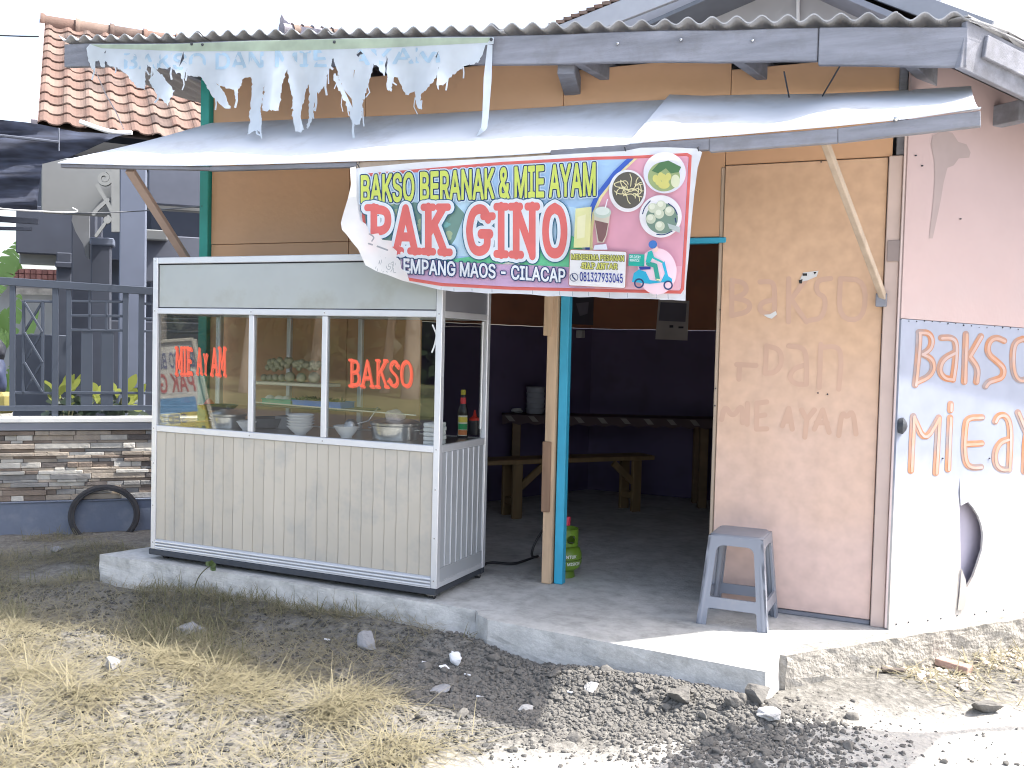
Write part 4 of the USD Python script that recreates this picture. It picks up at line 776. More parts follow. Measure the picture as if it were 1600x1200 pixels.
# delivery scooter
S_ = lambda pts: [(880 + x / 4.617, 220 + y / 4.617) for x, y in pts]
pr(ell(1030, 425, 30, 36), 'print_halo', (.86, .66, .74))
pr(Polygon(S_([(490, 822), (602, 824), (600, 910), (485, 906)])), 'print_delivery_green', (.02, .42, .33)); pr(fit(text_shape('DELIVERY'), 987.5, 1004.5, 404, 405, 400, 401), 'print_letter_white', (.82, .86, .9)); pr(fit(text_shape('SERVICE'), 987.5, 1002.5, 409, 410, 405.6, 406.6), 'print_letter_white', (.82, .86, .9))
pr(Polygon(S_([(512, 1022), (525, 960), (562, 932), (612, 950), (640, 1008), (720, 1020), (748, 962), (728, 890), (745, 872), (772, 980), (800, 1000), (800, 1022), (740, 1024), (640, 1036)])), 'print_scooter_blue', (.03, .42, .62))
for c in ((563, 1032, 36), (772, 1046, 34)): q = S_([c[:2]])[0]; pr(ell(*q, c[2] / 4.617).difference(ell(*q, c[2] / 4.617 - 2.4)), 'print_navy', NAVY)
pr(Polygon(S_([(562, 912), (648, 912), (645, 932), (570, 936)])), 'print_number_blue', (.03, .05, .28)); pr(stroke(S_([(630, 892), (680, 905), (698, 1000)]), 7, False), 'print_trousers', (.04, .34, .26))
pr(Polygon(S_([(612, 880), (628, 808), (655, 798), (668, 830), (655, 860), (640, 890)])), 'print_jacket', (.03, .45, .42)); pr(ell(*S_([(684, 785)])[0], 4, 4.6), 'print_face', (.80, .60, .52)); pr(ell(*S_([(664, 754)])[0], 6.6, 6.4), 'print_helmet', (.05, .18, .50)); pr(stroke(S_([(655, 812), (668, 850), (730, 880)]), 3, False), 'print_jacket', (.03, .45, .42)); pr(Polygon(S_([(690, 1000), (720, 1002), (722, 1012), (690, 1012)])), 'print_shoe', (.80, .72, .40))
# sun glare at the lower left, painted as white worn print
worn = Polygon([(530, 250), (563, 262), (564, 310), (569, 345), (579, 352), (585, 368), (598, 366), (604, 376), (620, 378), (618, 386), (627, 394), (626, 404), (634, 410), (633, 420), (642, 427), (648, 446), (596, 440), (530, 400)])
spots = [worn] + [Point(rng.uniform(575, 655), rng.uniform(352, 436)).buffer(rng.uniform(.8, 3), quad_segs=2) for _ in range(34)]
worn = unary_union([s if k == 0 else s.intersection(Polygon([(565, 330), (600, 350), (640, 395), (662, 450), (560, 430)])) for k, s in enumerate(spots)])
pr(worn, 'glare_worn_vinyl', (.80, .79, .78), .45)
pr(unary_union([t3.intersection(sbox(590, 395, 634, 445)).buffer(.5).difference(t3.buffer(-.3)).intersection(unary_union([Point(rng.uniform(590, 634), rng.uniform(398, 430)).buffer(4) for _ in range(16)])), stroke([(584, 367), (592, 372), (588, 378)], 2.2), stroke([(583, 382), (596, 386), (612, 392)], 2.6)]), 'print_ghost', (.34, .36, .38))
# bottom hem seams
pr(unary_union([stroke([(x, 470), (x - .5, 450 + (x - 660) * .028 - max(0, 700 - x) * .08)], .8) for x in (668, 696, 716, 744, 775, 838, 880, 900, 925, 957, 985, 1030, 1048)]).difference(outer), 'hem_seam', (.30, .36, .44))
for x, y in ((562, 262), (978, 236), (1092, 236)): obj('tie', tube([bfn(.002)(x, y, 0), bfn(.02)(x, y - 4, 0), on_y(x, y - 8, AF + .02)], .003, 5), dark_metal, ban)

# ---------------------------------------------------------------- the tattered old banner under the eave
TA = lambda pts: [(100 + x / 4.571, 50 + y / 4.571) for x, y in pts]
TB = lambda pts: [(420 + x / 4.2105, 50 + y / 4.2105) for x, y in pts]
out = TA([(160, 115), (185, 85), (400, 86), (800, 84), (1300, 64), (1468, 60)]) + TB([(600, 40), (1200, 35), (1470, 33), (1482, 36), (1478, 78), (1436, 84)]) + \
 TB([(1425, 85), (1405, 150), (1375, 200), (1340, 215), (1285, 225), (1250, 255), (1190, 300), (1155, 345), (1115, 350), (1110, 310), (1127, 180), (1112, 265), (1080, 330), (1030, 380), (1012, 395), (995, 440), (1006, 510), (980, 500), (965, 440), (960, 390), (905, 410), (880, 380), (850, 300), (822, 282), (805, 390), (780, 385), (776, 150), (757, 292), (730, 250), (720, 225), (690, 210), (670, 290), (640, 390), (625, 450), (618, 440), (632, 300), (612, 560), (590, 610), (552, 605), (540, 570), (500, 450), (460, 385), (420, 285), (447, 285), (500, 392), (552, 500), (545, 440), (490, 375), (455, 270), (420, 168), (390, 260), (360, 360), (325, 405), (312, 372), (290, 560), (275, 600), (255, 640), (246, 632), (262, 560), (263, 330), (240, 400), (208, 540), (228, 640), (205, 660), (175, 650), (160, 580), (155, 430), (130, 330), (122, 235), (90, 330), (65, 520), (5, 512)]) + \
 TA([(1415, 565), (1431, 370), (1402, 570), (1405, 690), (1310, 730), (1332, 640), (1322, 600), (1342, 420), (1338, 322), (1285, 325), (1265, 380), (1237, 420), (1242, 485), (1225, 487), (1215, 410), (1160, 400), (1090, 365), (1150, 440), (1186, 545), (1130, 530), (1060, 460), (1020, 390), (985, 330), (950, 320), (880, 310), (872, 270), (857, 330), (838, 337), (833, 295), (800, 295), (775, 250), (650, 265), (700, 310), (785, 420), (740, 520), (690, 480), (640, 400), (600, 345), (640, 300), (622, 255), (590, 232), (580, 310), (577, 410), (520, 395), (430, 290), (380, 255), (320, 240), (292, 215), (287, 248), (258, 245), (250, 205), (215, 210), (215, 268), (195, 260), (175, 200)])
old = Polygon(out).buffer(0)
old = old.difference(unary_union([Polygon(TA([(820, 250), (852, 135), (858, 190), (840, 220)])), Polygon(TB([(575, 150), (605, 125), (620, 145), (600, 150), (590, 165)])), Polygon(TA([(285, 150), (302, 126), (296, 152)])), Polygon(TB([(560, 250), (566, 250), (556, 310)])), Polygon(TB([(1095, 165), (1118, 120), (1104, 170)]))]))
rr_ = np.random.default_rng(91); oc = np.array(old.segmentize(3.2).exterior.coords); low_ = oc[:, 1] > 84
oc[low_] += rr_.normal(size=(low_.sum(), 2)) * [.75, .9]; old = max(polys(Polygon(oc).buffer(0)), key=lambda p: p.area).difference(MultiPolygon([Polygon(r_) for r_ in old.interiors]))
frays = []
for k in range(46):
    q_ = oc[low_][rr_.integers(low_.sum())]; L_ = rr_.uniform(5, 26); w_ = rr_.uniform(.5, 1.7); frays.append(LineString([q_ - [0, 3], q_ + [rr_.normal() * 1.5, L_ * .5], q_ + [rr_.normal() * 3, L_]]).buffer(w_, cap_style='flat'))
old = max(polys(old.union(unary_union(frays)).buffer(0)), key=lambda p: p.area)
def tfn(lift):
    def f(x, y, d):
        v = max(0.0, (y - 82) / 120.0); Yb = YE - .056 - .05 * v * math.sin(x / 13.0) - .10 * v * v * (.6 + .4 * math.sin(x / 29.0)) + .010 * math.sin(x / 23.0)
        return on_y(x, y, Yb) + np.array([0, d - lift, 0])
    return f
tb_ = thing('torn_banner', 'tattered faded old banner hanging in shreds from the roof edge', 'banner')
obj('vinyl_sheet', flat(old, tfn(0), .001, 9), vinyl('old_vinyl', (.74, .79, .84), .45), tb_, 30)
obj('vinyl_strip', flat(Polygon(TB([(1438, 84), (1471, 84), (1466, 300), (1446, 560), (1436, 630), (1420, 650), (1362, 690), (1396, 628), (1404, 560), (1414, 300)])), tfn(0), .001, 12), vinyl('old_vinyl', (.74, .79, .84), .45), tb_, 30)
obj('string', flat(Polygon(TA([(225, 285), (232, 285), (300, 440), (380, 580), (432, 702), (427, 702), (372, 582), (294, 446)])), tfn(0), .001, 12), vinyl('old_string', (.42, .36, .36), .2), tb_)
gb = Polygon(TA([(188, 88), (400, 88), (800, 86), (1300, 66), (1468, 62)]) + TB([(600, 43), (1200, 38), (1468, 36), (1440, 70), (760, 103), (100, 124), (0, 127)]) + TA([(1600, 136), (1200, 136), (850, 138), (600, 128), (270, 116)])).buffer(0).intersection(old.buffer(-.3))
obj('print', flat(gb, tfn(.0012), 0, 9), vinyl('old_green_print', (.46, .54, .42), .3, var=.15), tb_, 30)
pb = unary_union([fit(text_shape(w_), a, b, yb, yb2, yt, yt2) for w_, a, b, yb, yb2, yt, yt2 in (('BAKSO', 194, 322, 107, 109, 84, 84), ('DAN', 337, 412, 108, 108, 83, 82), ('MIE', 430, 512, 104, 104, 80, 79), ('AYAM', 545, 688, 102, 97, 79, 74))])
fade = unary_union([Point(rng.uniform(190, 690), rng.uniform(76, 108)).buffer(rng.uniform(4, 10), quad_segs=3) for _ in range(105)])
obj('print', flat(pb.intersection(fade).intersection(old.buffer(-.5)), tfn(.0018), 0, 9), vinyl('old_blue_print', (.50, .66, .79), .4, var=.2), tb_, 30)
for x, y in ((300, 69), (317, 70), (523, 66), (768, 62)):
    obj('nail', ball(tfn(.004)(x, y, 0), .009, 1), dark_metal, tb_)

# ---------------------------------------------------------------- the plastic stool
pf = on_z(1139, 980, F); SX, SY = pf[0] + .012, pf[1] + .155
H_ = on_y(1150, 829, SY)[2] - F
stool_m = mat('grey_plastic', (.20, .215, .255), .42, .06, 4, dirt=((.25, .255, .27), .25, 9))
stool = thing('plastic_stool', 'grey square plastic stool by the door panel', 'stool', None, (SX, SY, F))
hw = lambda z: .168 - (.168 - .128) * z / H_
def side_poly():
    P = Polygon([(-hw(0), 0), (hw(0), 0), (hw(H_ - .01), H_ - .01), (-hw(H_ - .01), H_ - .01)])
    i1 = lambda z: hw(z) - .046
    win = Polygon([(-i1(.135), .135), (i1(.135), .135), (i1(H_ - .05), H_ - .052), (-i1(H_ - .05), H_ - .052)]).buffer(-.035).buffer(.035, quad_segs=6)
    win = win.union(Polygon([(-i1(.135), .135), (i1(.135), .135), (i1(.2), .2), (-i1(.2), .2)]).buffer(-.006).buffer(.006))
    gap = Polygon([(-i1(0) , -.01), (i1(0), -.01), (i1(.083), .083), (-i1(.083), .083)]).union(sbox(-i1(.0), -.02, i1(0), .0)).buffer(-.012).buffer(.012, quad_segs=4)
    return P.difference(win).difference(gap)
sp = side_poly()
for k in range(4):
    a = k * math.pi / 2; ca, sa = math.cos(a), math.sin(a)
    def fn(u, z, d, ca=ca, sa=sa):
        bul = .006 * math.exp(-((abs(u) - hw(z) + .02) / .02) ** 2)
        o = hw(z) - d + bul * 0; return np.array([SX + ca * u + sa * o, SY + sa * u - ca * o, F + z])
    obj('side_frame', flat(sp, fn, .012, .05), stool_m, stool, 40)
for sx in (-1, 1):
    for sy in (-1, 1):
        o0, o1 = hw(0) - .016, hw(H_) - .022
        obj('leg', tube([(SX + sx * o0, SY + sy * o0, F), (SX + sx * (o0 + (o1 - o0) * .5), SY + sy * (o0 + (o1 - o0) * .5), F + H_ * .5), (SX + sx * o1, SY + sy * o1, F + H_ - .014)], [.019, .021, .022], 14), stool_m, stool, 40)
r_ = hw(H_); q = sbox(-r_, -r_, r_, r_).buffer(-.04).buffer(.04, quad_segs=6)
layers = [(q.buffer(0), H_ - .03), (q.buffer(.002), H_ - .016), (q.buffer(-.003), H_ - .006), (q.buffer(-.012), H_)]
tops = []
for (pa, za) in layers:
    c_ = np.array(affinity.translate(pa, SX, SY).exterior.coords)[:-1]
    tops.append(np.array([affinity.translate(pa, SX, SY).exterior.interpolate(t, normalized=True).coords[0] for t in np.linspace(0, 1, 64, endpoint=False)])); tops[-1] = np.c_[tops[-1], np.full(64, F + za)]
v = np.vstack(tops + [[(SX, SY, F + H_ - .003)]]); f = []
for l in range(3):
    for k in range(64): j2 = (k + 1) % 64; f += [[l * 64 + k, l * 64 + j2, (l + 1) * 64 + j2], [l * 64 + k, (l + 1) * 64 + j2, (l + 1) * 64 + k]]
f += [[192 + k, 192 + (k + 1) % 64, 256] for k in range(64)]
obj('seat', T(v, f), stool_m, stool, 50)

# ---------------------------------------------------------------- gas cylinder behind the post
gc = on_z(873, 903, F); gc = np.array([gc[0], gc[1] + .06, F]); GR = 29 * depth(gc) / FPX; GH_ = 77 * depth(gc) / FPX
gas = thing('gas_cylinder', 'small green gas cylinder behind the wooden post', 'gas cylinder', None, gc)
gm = mat('green_gas_paint', (.12, .21, .02), .4, .1, 6)
z1, z2 = GH_ * .10, GH_ * .66
obj('cylinder_body', lathe([(0, z1), (GR * .55, z1 + .004), (GR * .9, z1 + .03), (GR, z1 + .06), (GR, z2 - .055), (GR * .9, z2 - .022), (GR * .5, z2), (0, z2 + .004)], gc, 40), gm, gas, 60)
obj('weld_seam', lathe([(GR, (z1 + z2) / 2 - .003), (GR + .002, (z1 + z2) / 2), (GR, (z1 + z2) / 2 + .003)], gc, 40), mat('seam_dark', (.05, .09, .012), .5), gas)
obj('foot_ring', lathe([(GR * .62, 0), (GR * .66, 0), (GR * .6, z1 + .012), (GR * .56, z1 + .012), (GR * .62, 0)], gc, 40), gm, gas)
# collar with hand holes
ch = unary_union([ell(x, GH_ * .30 * .5, .030, .024) for x in (GR * .8 * a for a in (-2.6, -1.0, .55, 2.1))] + [ell(GR * .8 * 1.25, .012, .008, .007)])
col = sbox(-math.pi * GR * .8, 0, math.pi * GR * .8 * .999, GH_ * .34).difference(ch)
obj('collar', flat(col, lambda s, z, d: gc + np.array([(GR * .8 - d) * math.cos(s / (GR * .8) - 1.2), (GR * .8 - d) * math.sin(s / (GR * .8) - 1.2), GH_ * .66 - .006 + z]), .003, .02), gm, gas, 50)
for w_, zz, x0_ in (('HANYA UNTUK', .43, -.075), ('MASYARAKAT MISKIN', .285, -.13)):
    tx = text_shape(w_); tx = affinity.scale(tx, .017, .017, origin=(0, 0)); tx = affinity.translate(tx, x0_, 0)
    obj('lettering', flat(tx, lambda s, z, d, zz=zz: gc + np.array([(GR + .0012) * math.cos(s / GR - 1.35), (GR + .0012) * math.sin(s / GR - 1.35), GH_ * zz + z]), 0, .015), mat('white_stencil', (.7, .7, .68), .6), gas)
reg = obj('regulator', cat([tube([gc + [.0, 0, z2], gc + [0, 0, GH_ * .98]], .014, 10), tube([gc + [0, 0, GH_ * .92], gc + [-.05, -.01, GH_ * .93]], .008, 8)]), steel, gas, 40)
obj('regulator_knob', lathe([(0, .05), (.017, .05), (.02, .045), (.02, .004), (.016, 0), (0, 0)], gc + [.022, -.01, GH_ + .012], 16), mat('red_knob', (.55, .03, .07), .4), gas, 40)
hs = [gc + [-.05, -.01, GH_ * .93], gc + [-.13, -.02, GH_ * .85], gc + [-.19, -.01, .10], on_z(840, 872, F) + [0, 0, .012], on_z(815, 880, F) + [0, 0, .01], on_z(790, 883, F) + [0, 0, .01], on_z(762, 882, F) + [0, 0, .01], (CX1 - .1, 4.95, F + .01), (CX1 - .4, 4.8, F + .02)]
from scipy.interpolate import CubicSpline
def spline(pts, n=60): pts = np.array([np.asarray(p, float) for p in pts]); return CubicSpline(np.linspace(0, 1, len(pts)), pts)(np.linspace(0, 1, n))
obj('gas_hose', tube(spline(hs), .0075, 8), rubber, None, True, 'black rubber hose running from the gas cylinder to the cart', 'hose')

# ---------------------------------------------------------------- furniture inside
dkw = mat('dark_varnished_wood', (.16, .10, .05), .6, .2, 3, stretch=(.7, 6, 6))
yw = mat('yellow_varnished_wood', (.20, .13, .06), .6, .2, 3, stretch=(6, 6, .8))
def along(P0, P1):
    d = (P1 - P0) * [1, 1, 0]; L = np.linalg.norm(d); d /= L; n_ = np.array([-d[1], d[0], 0])
    def put(m):
        v = np.array(m.vertices); return T(P0 * [1, 1, 0] + v[:, :1] * d + v[:, 1:2] * n_ + np.c_[np.zeros((len(v), 2)), v[:, 2]], m.faces)
    return L, put
t0, t1 = on_z(785, 648, F + .74), on_z(1112, 656, F + .74); TL, tp_ = along(t0, t1); TL += .15
tbl = thing('dining_table', 'long table with dark cloth against the walls inside', 'table', None, t0 * [1, 1, 0] + [0, 0, F])
obj('tabletop', tp_(bbox(0, TL, 0, .36, F + .715, F + .735)), dkw, tbl)
cl0 = obj('table_cloth', tp_(bbox(-.005, TL, -.012, .36, F + .736, F + .742)), mat('dark_cloth', (.07, .045, .05), .8), tbl)
tf_ = lambda y0: (lambda x, z, d: tp_(T([[x, y0 + d, z]], [[0, 0, 0]])).vertices[0])
obj('cloth_edge', flat(Polygon([(0, F + .742)] + [(k * .07, F + .66 + .02 * (k % 2)) for k in range(int(TL / .07))] + [(TL, F + .742)]), tf_(-.015), .002), mat('dark_cloth', (.07, .045, .05), .8), cl0)
for k in range(int(TL / .19)): obj('cloth_trim', flat(Polygon([(k * .19 + .02, F + .735), (k * .19 + .07, F + .735), (k * .19 + .11, F + .69), (k * .19 + .06, F + .69)]), tf_(-.017)), mat('pale_trim', (.20, .18, .17), .8), cl0)
for x in (.12, TL - .2):
    for y in (.05, .30): obj('leg', tp_(bbox(x - .035, x + .035, y - .03, y + .03, F, F + .715)), dkw, tbl)
bz = F + .45; e0, e1 = on_z(772, 716, bz), on_z(1005, 712, bz); BL, bp_ = along(e0 * [1, 1, 0] + [.12, -.05, 0], e1 * [1, 1, 0])
bench = thing('bench', 'long wooden bench with braced legs in front of the inside table', 'bench', None, e0 * [1, 1, 0] + [0, 0, F])
obj('seat', bp_(bbox(-.3, BL + .1, -.02, .22, bz - .035, bz)), yw, bench)
for x, s in ((.10, 1), (BL - .06, -1)):
    for y in (.0, .18): obj('leg', bp_(bbox(x - .04, x + .04, y - .018, y + .018, F, bz - .036)), yw, bench)
    obj('brace', bp_(beam((x + s * .03, .0, F + .24), (x + s * .22, .0, bz - .05), .03, .05)), yw, bench)
    obj('stretcher', bp_(bbox(x - .03, x + .03, .02, .16, F + .10, F + .15)), yw, bench)
bw = tp_(T([[.42, .2, 0]], [[0, 0, 0]])).vertices[0]; bw = on_plane(836, 640, bw, (.4, -.9, 0)); Rb = 15 * depth(bw) / FPX
for k in range(5):
    c = (bw[0], bw[1], F + .744 + k * .045); obj('enamel_bowl', lathe([(0, 0), (Rb * .9, 0), (Rb * .93, .02), (Rb, .042), (Rb - .004, .044), (Rb * .9, .004), (0, .003)], c, 24), mat('enamel_grey', (.34, .36, .42), .4), None, 40, ('lowest', 'second lowest', 'middle', 'second highest', 'topmost')[k] + ' pale bowl in the stack on the inside table', 'bowl')
tp = on_plane(808, 648, bw, (.4, -.9, 0)); obj('crumpled_tissue', ball((tp[0], tp[1], F + .765), 1, 2, (.05, .03, .022), .5, 3), mat('tissue', (.6, .6, .6), .9), None, False, 'crumpled white tissue left of the bowl stack on the inside table', 'tissue')
PB, PL = ((0, YBK - .012, 0), (0, -1, 0)), (IO + IN3 * .012, IN3)
def wall_paper(pl, px, m, name, label, cat_, extra=()):
    P, n_ = np.array(pl[0], float), np.array(pl[1], float); n_ /= np.linalg.norm(n_); t = thing(name, label, cat_, None, on_plane(*px[0], P, n_)); obj('sheet', flat(Polygon(px), px_plane(P, n_), .002), m, t)
    for k, (p2, m2) in enumerate(extra): obj('print', flat(Polygon(p2), px_plane(P + n_ * (.003 + .001 * k), n_)), m2, t)
wall_paper(PB, [(1029, 468), (1077, 470), (1074, 532), (1024, 530)], mat('calendar_paper', (.50, .46, .46), .7), 'wall_calendar', 'pale wall calendar hanging on the back wall inside', 'calendar', [([(1032, 472), (1073, 474), (1071, 503), (1029, 501)], mat('calendar_picture', (.16, .15, .20), .7)), ([(1046, 508), (1052, 508), (1052, 512), (1046, 512)], mat('calendar_ink', (.04, .04, .06), .7)), ([(1060, 510), (1068, 510), (1068, 513), (1060, 513)], mat('calendar_ink', (.04, .04, .06), .7))])
wall_paper(PL, [(888, 440), (934, 442), (927, 508), (884, 506)], mat('poster_dark', (.10, .10, .13), .6), 'wall_poster', 'dark poster on the back wall right of the blue strip', 'poster', [([(900, 474), (920, 472), (918, 490), (906, 494)], mat('poster_picture', (.24, .24, .30), .6))])
P = on_plane(907, 522, PL[0], PL[1]); obj('wall_switch', bbox(P[0] - .03, P[0] + .03, P[1] - .04, P[1] + .04, P[2] - .035, P[2] + .035), mat('switch_white', (.5, .5, .52), .5), None, label='small pale switch plate below the dark poster', cat='switch')

# ---------------------------------------------------------------- the neighbour's wall, railing and house on the left
LP0, LP1 = on_z(0, 838, -.07), on_z(228, 829, -.07)
LD = (LP1 - LP0)[:2]; LD /= np.linalg.norm(LD); LD = np.array([.73, .683]) * .5 + LD * .5; LD /= np.linalg.norm(LD)
LN = np.array([LD[1], -LD[0]]); LD3, LN3 = np.array([*LD, 0]), np.array([*LN, 0]); LO = LP0 * [1, 1, 0]
def on_l(x, y, off=0.0): return on_plane(x, y, LO + LN3 * off, LN3)
def ls(P): return float((np.asarray(P)[:2] - LO[:2]) @ LD)
def lbox(s0, s1, o0, o1, z0, z1, b=.004):
    m = bbox(s0, s1, o0, o1, z0, z1, b); v = np.array(m.vertices)
    return T(LO + v[:, :1] * LD3 + v[:, 1:2] * LN3 + np.c_[np.zeros((len(v), 2)), v[:, 2]], m.faces)
def lfn(off): return lambda s, z, d: LO + LD3 * s + LN3 * (off - d) + np.array([0, 0, z])
S0, S1 = -1.2, ls(on_l(236, 700)) + 1.3
zsill0, zsill1 = on_l(120, 659.5, .05)[2], on_l(120, 652.5, .05)[2]; zband0, zband1 = on_l(120, 781, .02)[2], on_l(120, 672, .02)[2]
zbase = on_l(120, 833)[2] - .1
fence = thing('stone_clad_wall', 'low boundary wall clad in thin stones under the steel railing', 'wall', None, LO)
blueplaster = mat('blue_grey_plaster', (.19, .22, .29), .85, .15, 3, bump=.3, dirt=((.30, .32, .37), .3, 4))
obj('plinth', lbox(S0, S1, -.12, .03, zbase, zband0 - .012), blueplaster, fence)
obj('plinth_ledge', lbox(S0, S1, -.12, .042, zband0 - .011, zband0), blueplaster, fence)
obj('core', lbox(S0, S1, -.12, 0, zband0 + .001, zband1 + .06), mat('mortar_grey', (.20, .185, .17), .95), fence)
obj('coping', lbox(S0, S1, -.12, .045, zband1 + .001, zsill0 - .004), mat('grey_coping', (.26, .27, .31), .8, .1), fence, label='grey coping under the white ledge')
obj('coping_lip', lbox(S0, S1, -.13, .055, zsill0 - .003, zsill1), mat('white_ledge', (.66, .66, .65), .7, .05), fence, label='white painted top ledge')
stones = [mat('cladding_stone_%s' % n_, c_, .85, .25, 9, bump=.5, bscale=40, rand=.12) for n_, c_ in (('beige', (.40, .34, .28)), ('brown', (.24, .19, .155)), ('pale', (.55, .52, .47)), ('grey', (.30, .29, .28)), ('dark', (.15, .13, .12)))]
z = zband0 + .002; sa, sb2_ = ls(on_l(0, 720)) - .10, ls(on_l(236, 720)) + .06; far = []
while z < zband1 - .012:
    h = min(rnd.choice([.022, .028, .034, .042]), zband1 - z); s = sa - rnd.uniform(0, .1)
    while s < sb2_:
        L = rnd.choice([.08, .12, .16, .22, .28, .34]) * rnd.uniform(.8, 1.2)
        mtl = stones[rnd.choices(range(5), [4, 3, 2.4, 3, 1.4])[0]]
        obj('stone', lbox(s + .0015, s + L - .0015, .0005, rnd.uniform(.010, .032), z + .001, z + h - .001, .003), mtl, fence); s += L
    z += h
# joined cladding where the wall runs on behind the cart and out of frame
ms = []
z = zband0 + .002
while z < zband1 - .012:
    h = min(rnd.choice([.028, .034, .042]), zband1 - z)
    for a, b in ((S0, sa - .1), (sb2_ + .40, S1)):
        s = a
        while s < b - .05: L = rnd.uniform(.12, .3); ms.append(lbox(s, min(b, s + L - .003), .0005, rnd.uniform(.01, .03), z + .001, z + h - .001, .002)); s += L
    z += h
obj('stonework', cat(ms), stones[0], fence, kind='stuff')
# steel railing
FO = -.06
rail_m = mat('grey_steel_paint', (.055, .068, .095), .45, .08, 4, metal=.2)
rl = thing('steel_railing', 'dark grey steel railing with crossed bars on the stone wall', 'railing', None, LO + LN3 * FO)
def lrail(px0, px1, h, w_=.03, name='rail'):
    a, b = on_l(*px0, FO), on_l(*px1, FO); d_ = (b - a) / max(1e-6, ls(b) - ls(a)); a2 = a + d_ * (S0 - ls(a)) if px0[0] <= 0 else a; b2 = b + d_ * (S1 - ls(b)) if px1[0] >= 236 else b
    return obj(name, beam(a2, b2, w_, h), rail_m, rl)
k1 = 7.5 / FPX
lrail((0, 439), (236, 455), 12 * k1, .045, 'top_rail'); lrail((0, 638), (236, 637), 8 * k1, .04, 'bottom_rail')
def lpost(x, y0, y1, wpx, name='post', t=.03):
    a, b = on_l(x, y0, FO), on_l(x, y1, FO); b = np.array([a[0], a[1], b[2]]); return obj(name, beam(a, b, wpx * k1 * 1.15, t, (LN[0], LN[1], 0)), rail_m, rl)
for x, y0, y1, w_ in ((20, 446, 637, 7), (87, 446, 657, 8), (108, 448, 637, 6.5), (196.5, 452, 637, 7.5), (221.5, 453, 637, 7.5)): lpost(x, y0, y1, w_)
for x, y0, y1, w_ in ((37, 470, 616, 4), (67, 470, 616, 4), (140, 447, 516, 3), (166.5, 471, 516, 3)): lpost(x, y0, y1, w_, 'bar', .02)
for x, w_ in ((136, 15), (168, 16)): lpost(x, 516, 637, w_, 'flat_bar', .012)
for x0, x1, ys in ((37, 87, (471,)), (111, 193, (471, 493.5, 516)), (225, 262, (475, 498, 518)), (20, 85, (614,)), (108, 262, (614,))):
    for y in ys: lrail((x0, y - .5), (x1, y + .5), 4 * k1, .02, 'bar')
for k in range(3):
    y0 = 472 + k * 47
    for a, b in (((38, y0), (66, y0 + 47)), ((66, y0), (38, y0 + 47))): obj('cross_bar', beam(on_l(*a, FO + (.012 if a[0] < 50 else -.012)), on_l(*b, FO + (.012 if a[0] < 50 else -.012)), .018, .018), rail_m, rl)
# croton shrubs behind the railing
lf = leafmat('variegated_leaf', (.22, .25, .05), (.62, .60, .30), trans=.35); lf2 = leafmat('dark_shrub_leaf', (.02, .035, .02), (.06, .09, .04), trans=.2)
def leaf(base, tip, w_, droop=.1, n=5, torn=False):
    base, tip = np.asarray(base, float), np.asarray(tip, float); d = tip - base; L = np.linalg.norm(d); s = np.cross(d, LN3 + [0, 0, .45]); s = s / (np.linalg.norm(s) + 1e-9)
    v = []
    for k in range(n + 1):
        t = k / n; c = base + d * t + np.array([0, 0, -droop * L * t * t]); ww = w_ * math.sin(math.pi * min(.97, t * .93 + .05)) ** .8
        v += [c - s * ww, c + np.array([0, 0, -.12 * ww]), c + s * ww]
    f = []
    for k in range(n):
        for i_ in range(2): q = k * 3 + i_; f += [[q, q + 1, q + 4], [q, q + 4, q + 3]]
    if torn:                                                       # split along the veins into hanging strips
        V2, F2 = [], []
        for k in range(n):
            for sd in (0, 2):
                a0, a1, b0, b1 = np.array(v[k * 3 + 1]), np.array(v[k * 3 + 4]), np.array(v[k * 3 + sd]), np.array(v[k * 3 + 3 + sd]); m_ = len(V2); dz_ = np.array([0, 0, -rnd.uniform(.0, .5) * w_])
                V2 += [a0, a1, b1 * .93 + b0 * .07 + dz_, b0 * .93 + b1 * .07 + dz_]; F2 += [[m_, m_ + 1, m_ + 2], [m_, m_ + 2, m_ + 3]]
        return T(V2, F2)
    return T(v, f)
SO = -.32
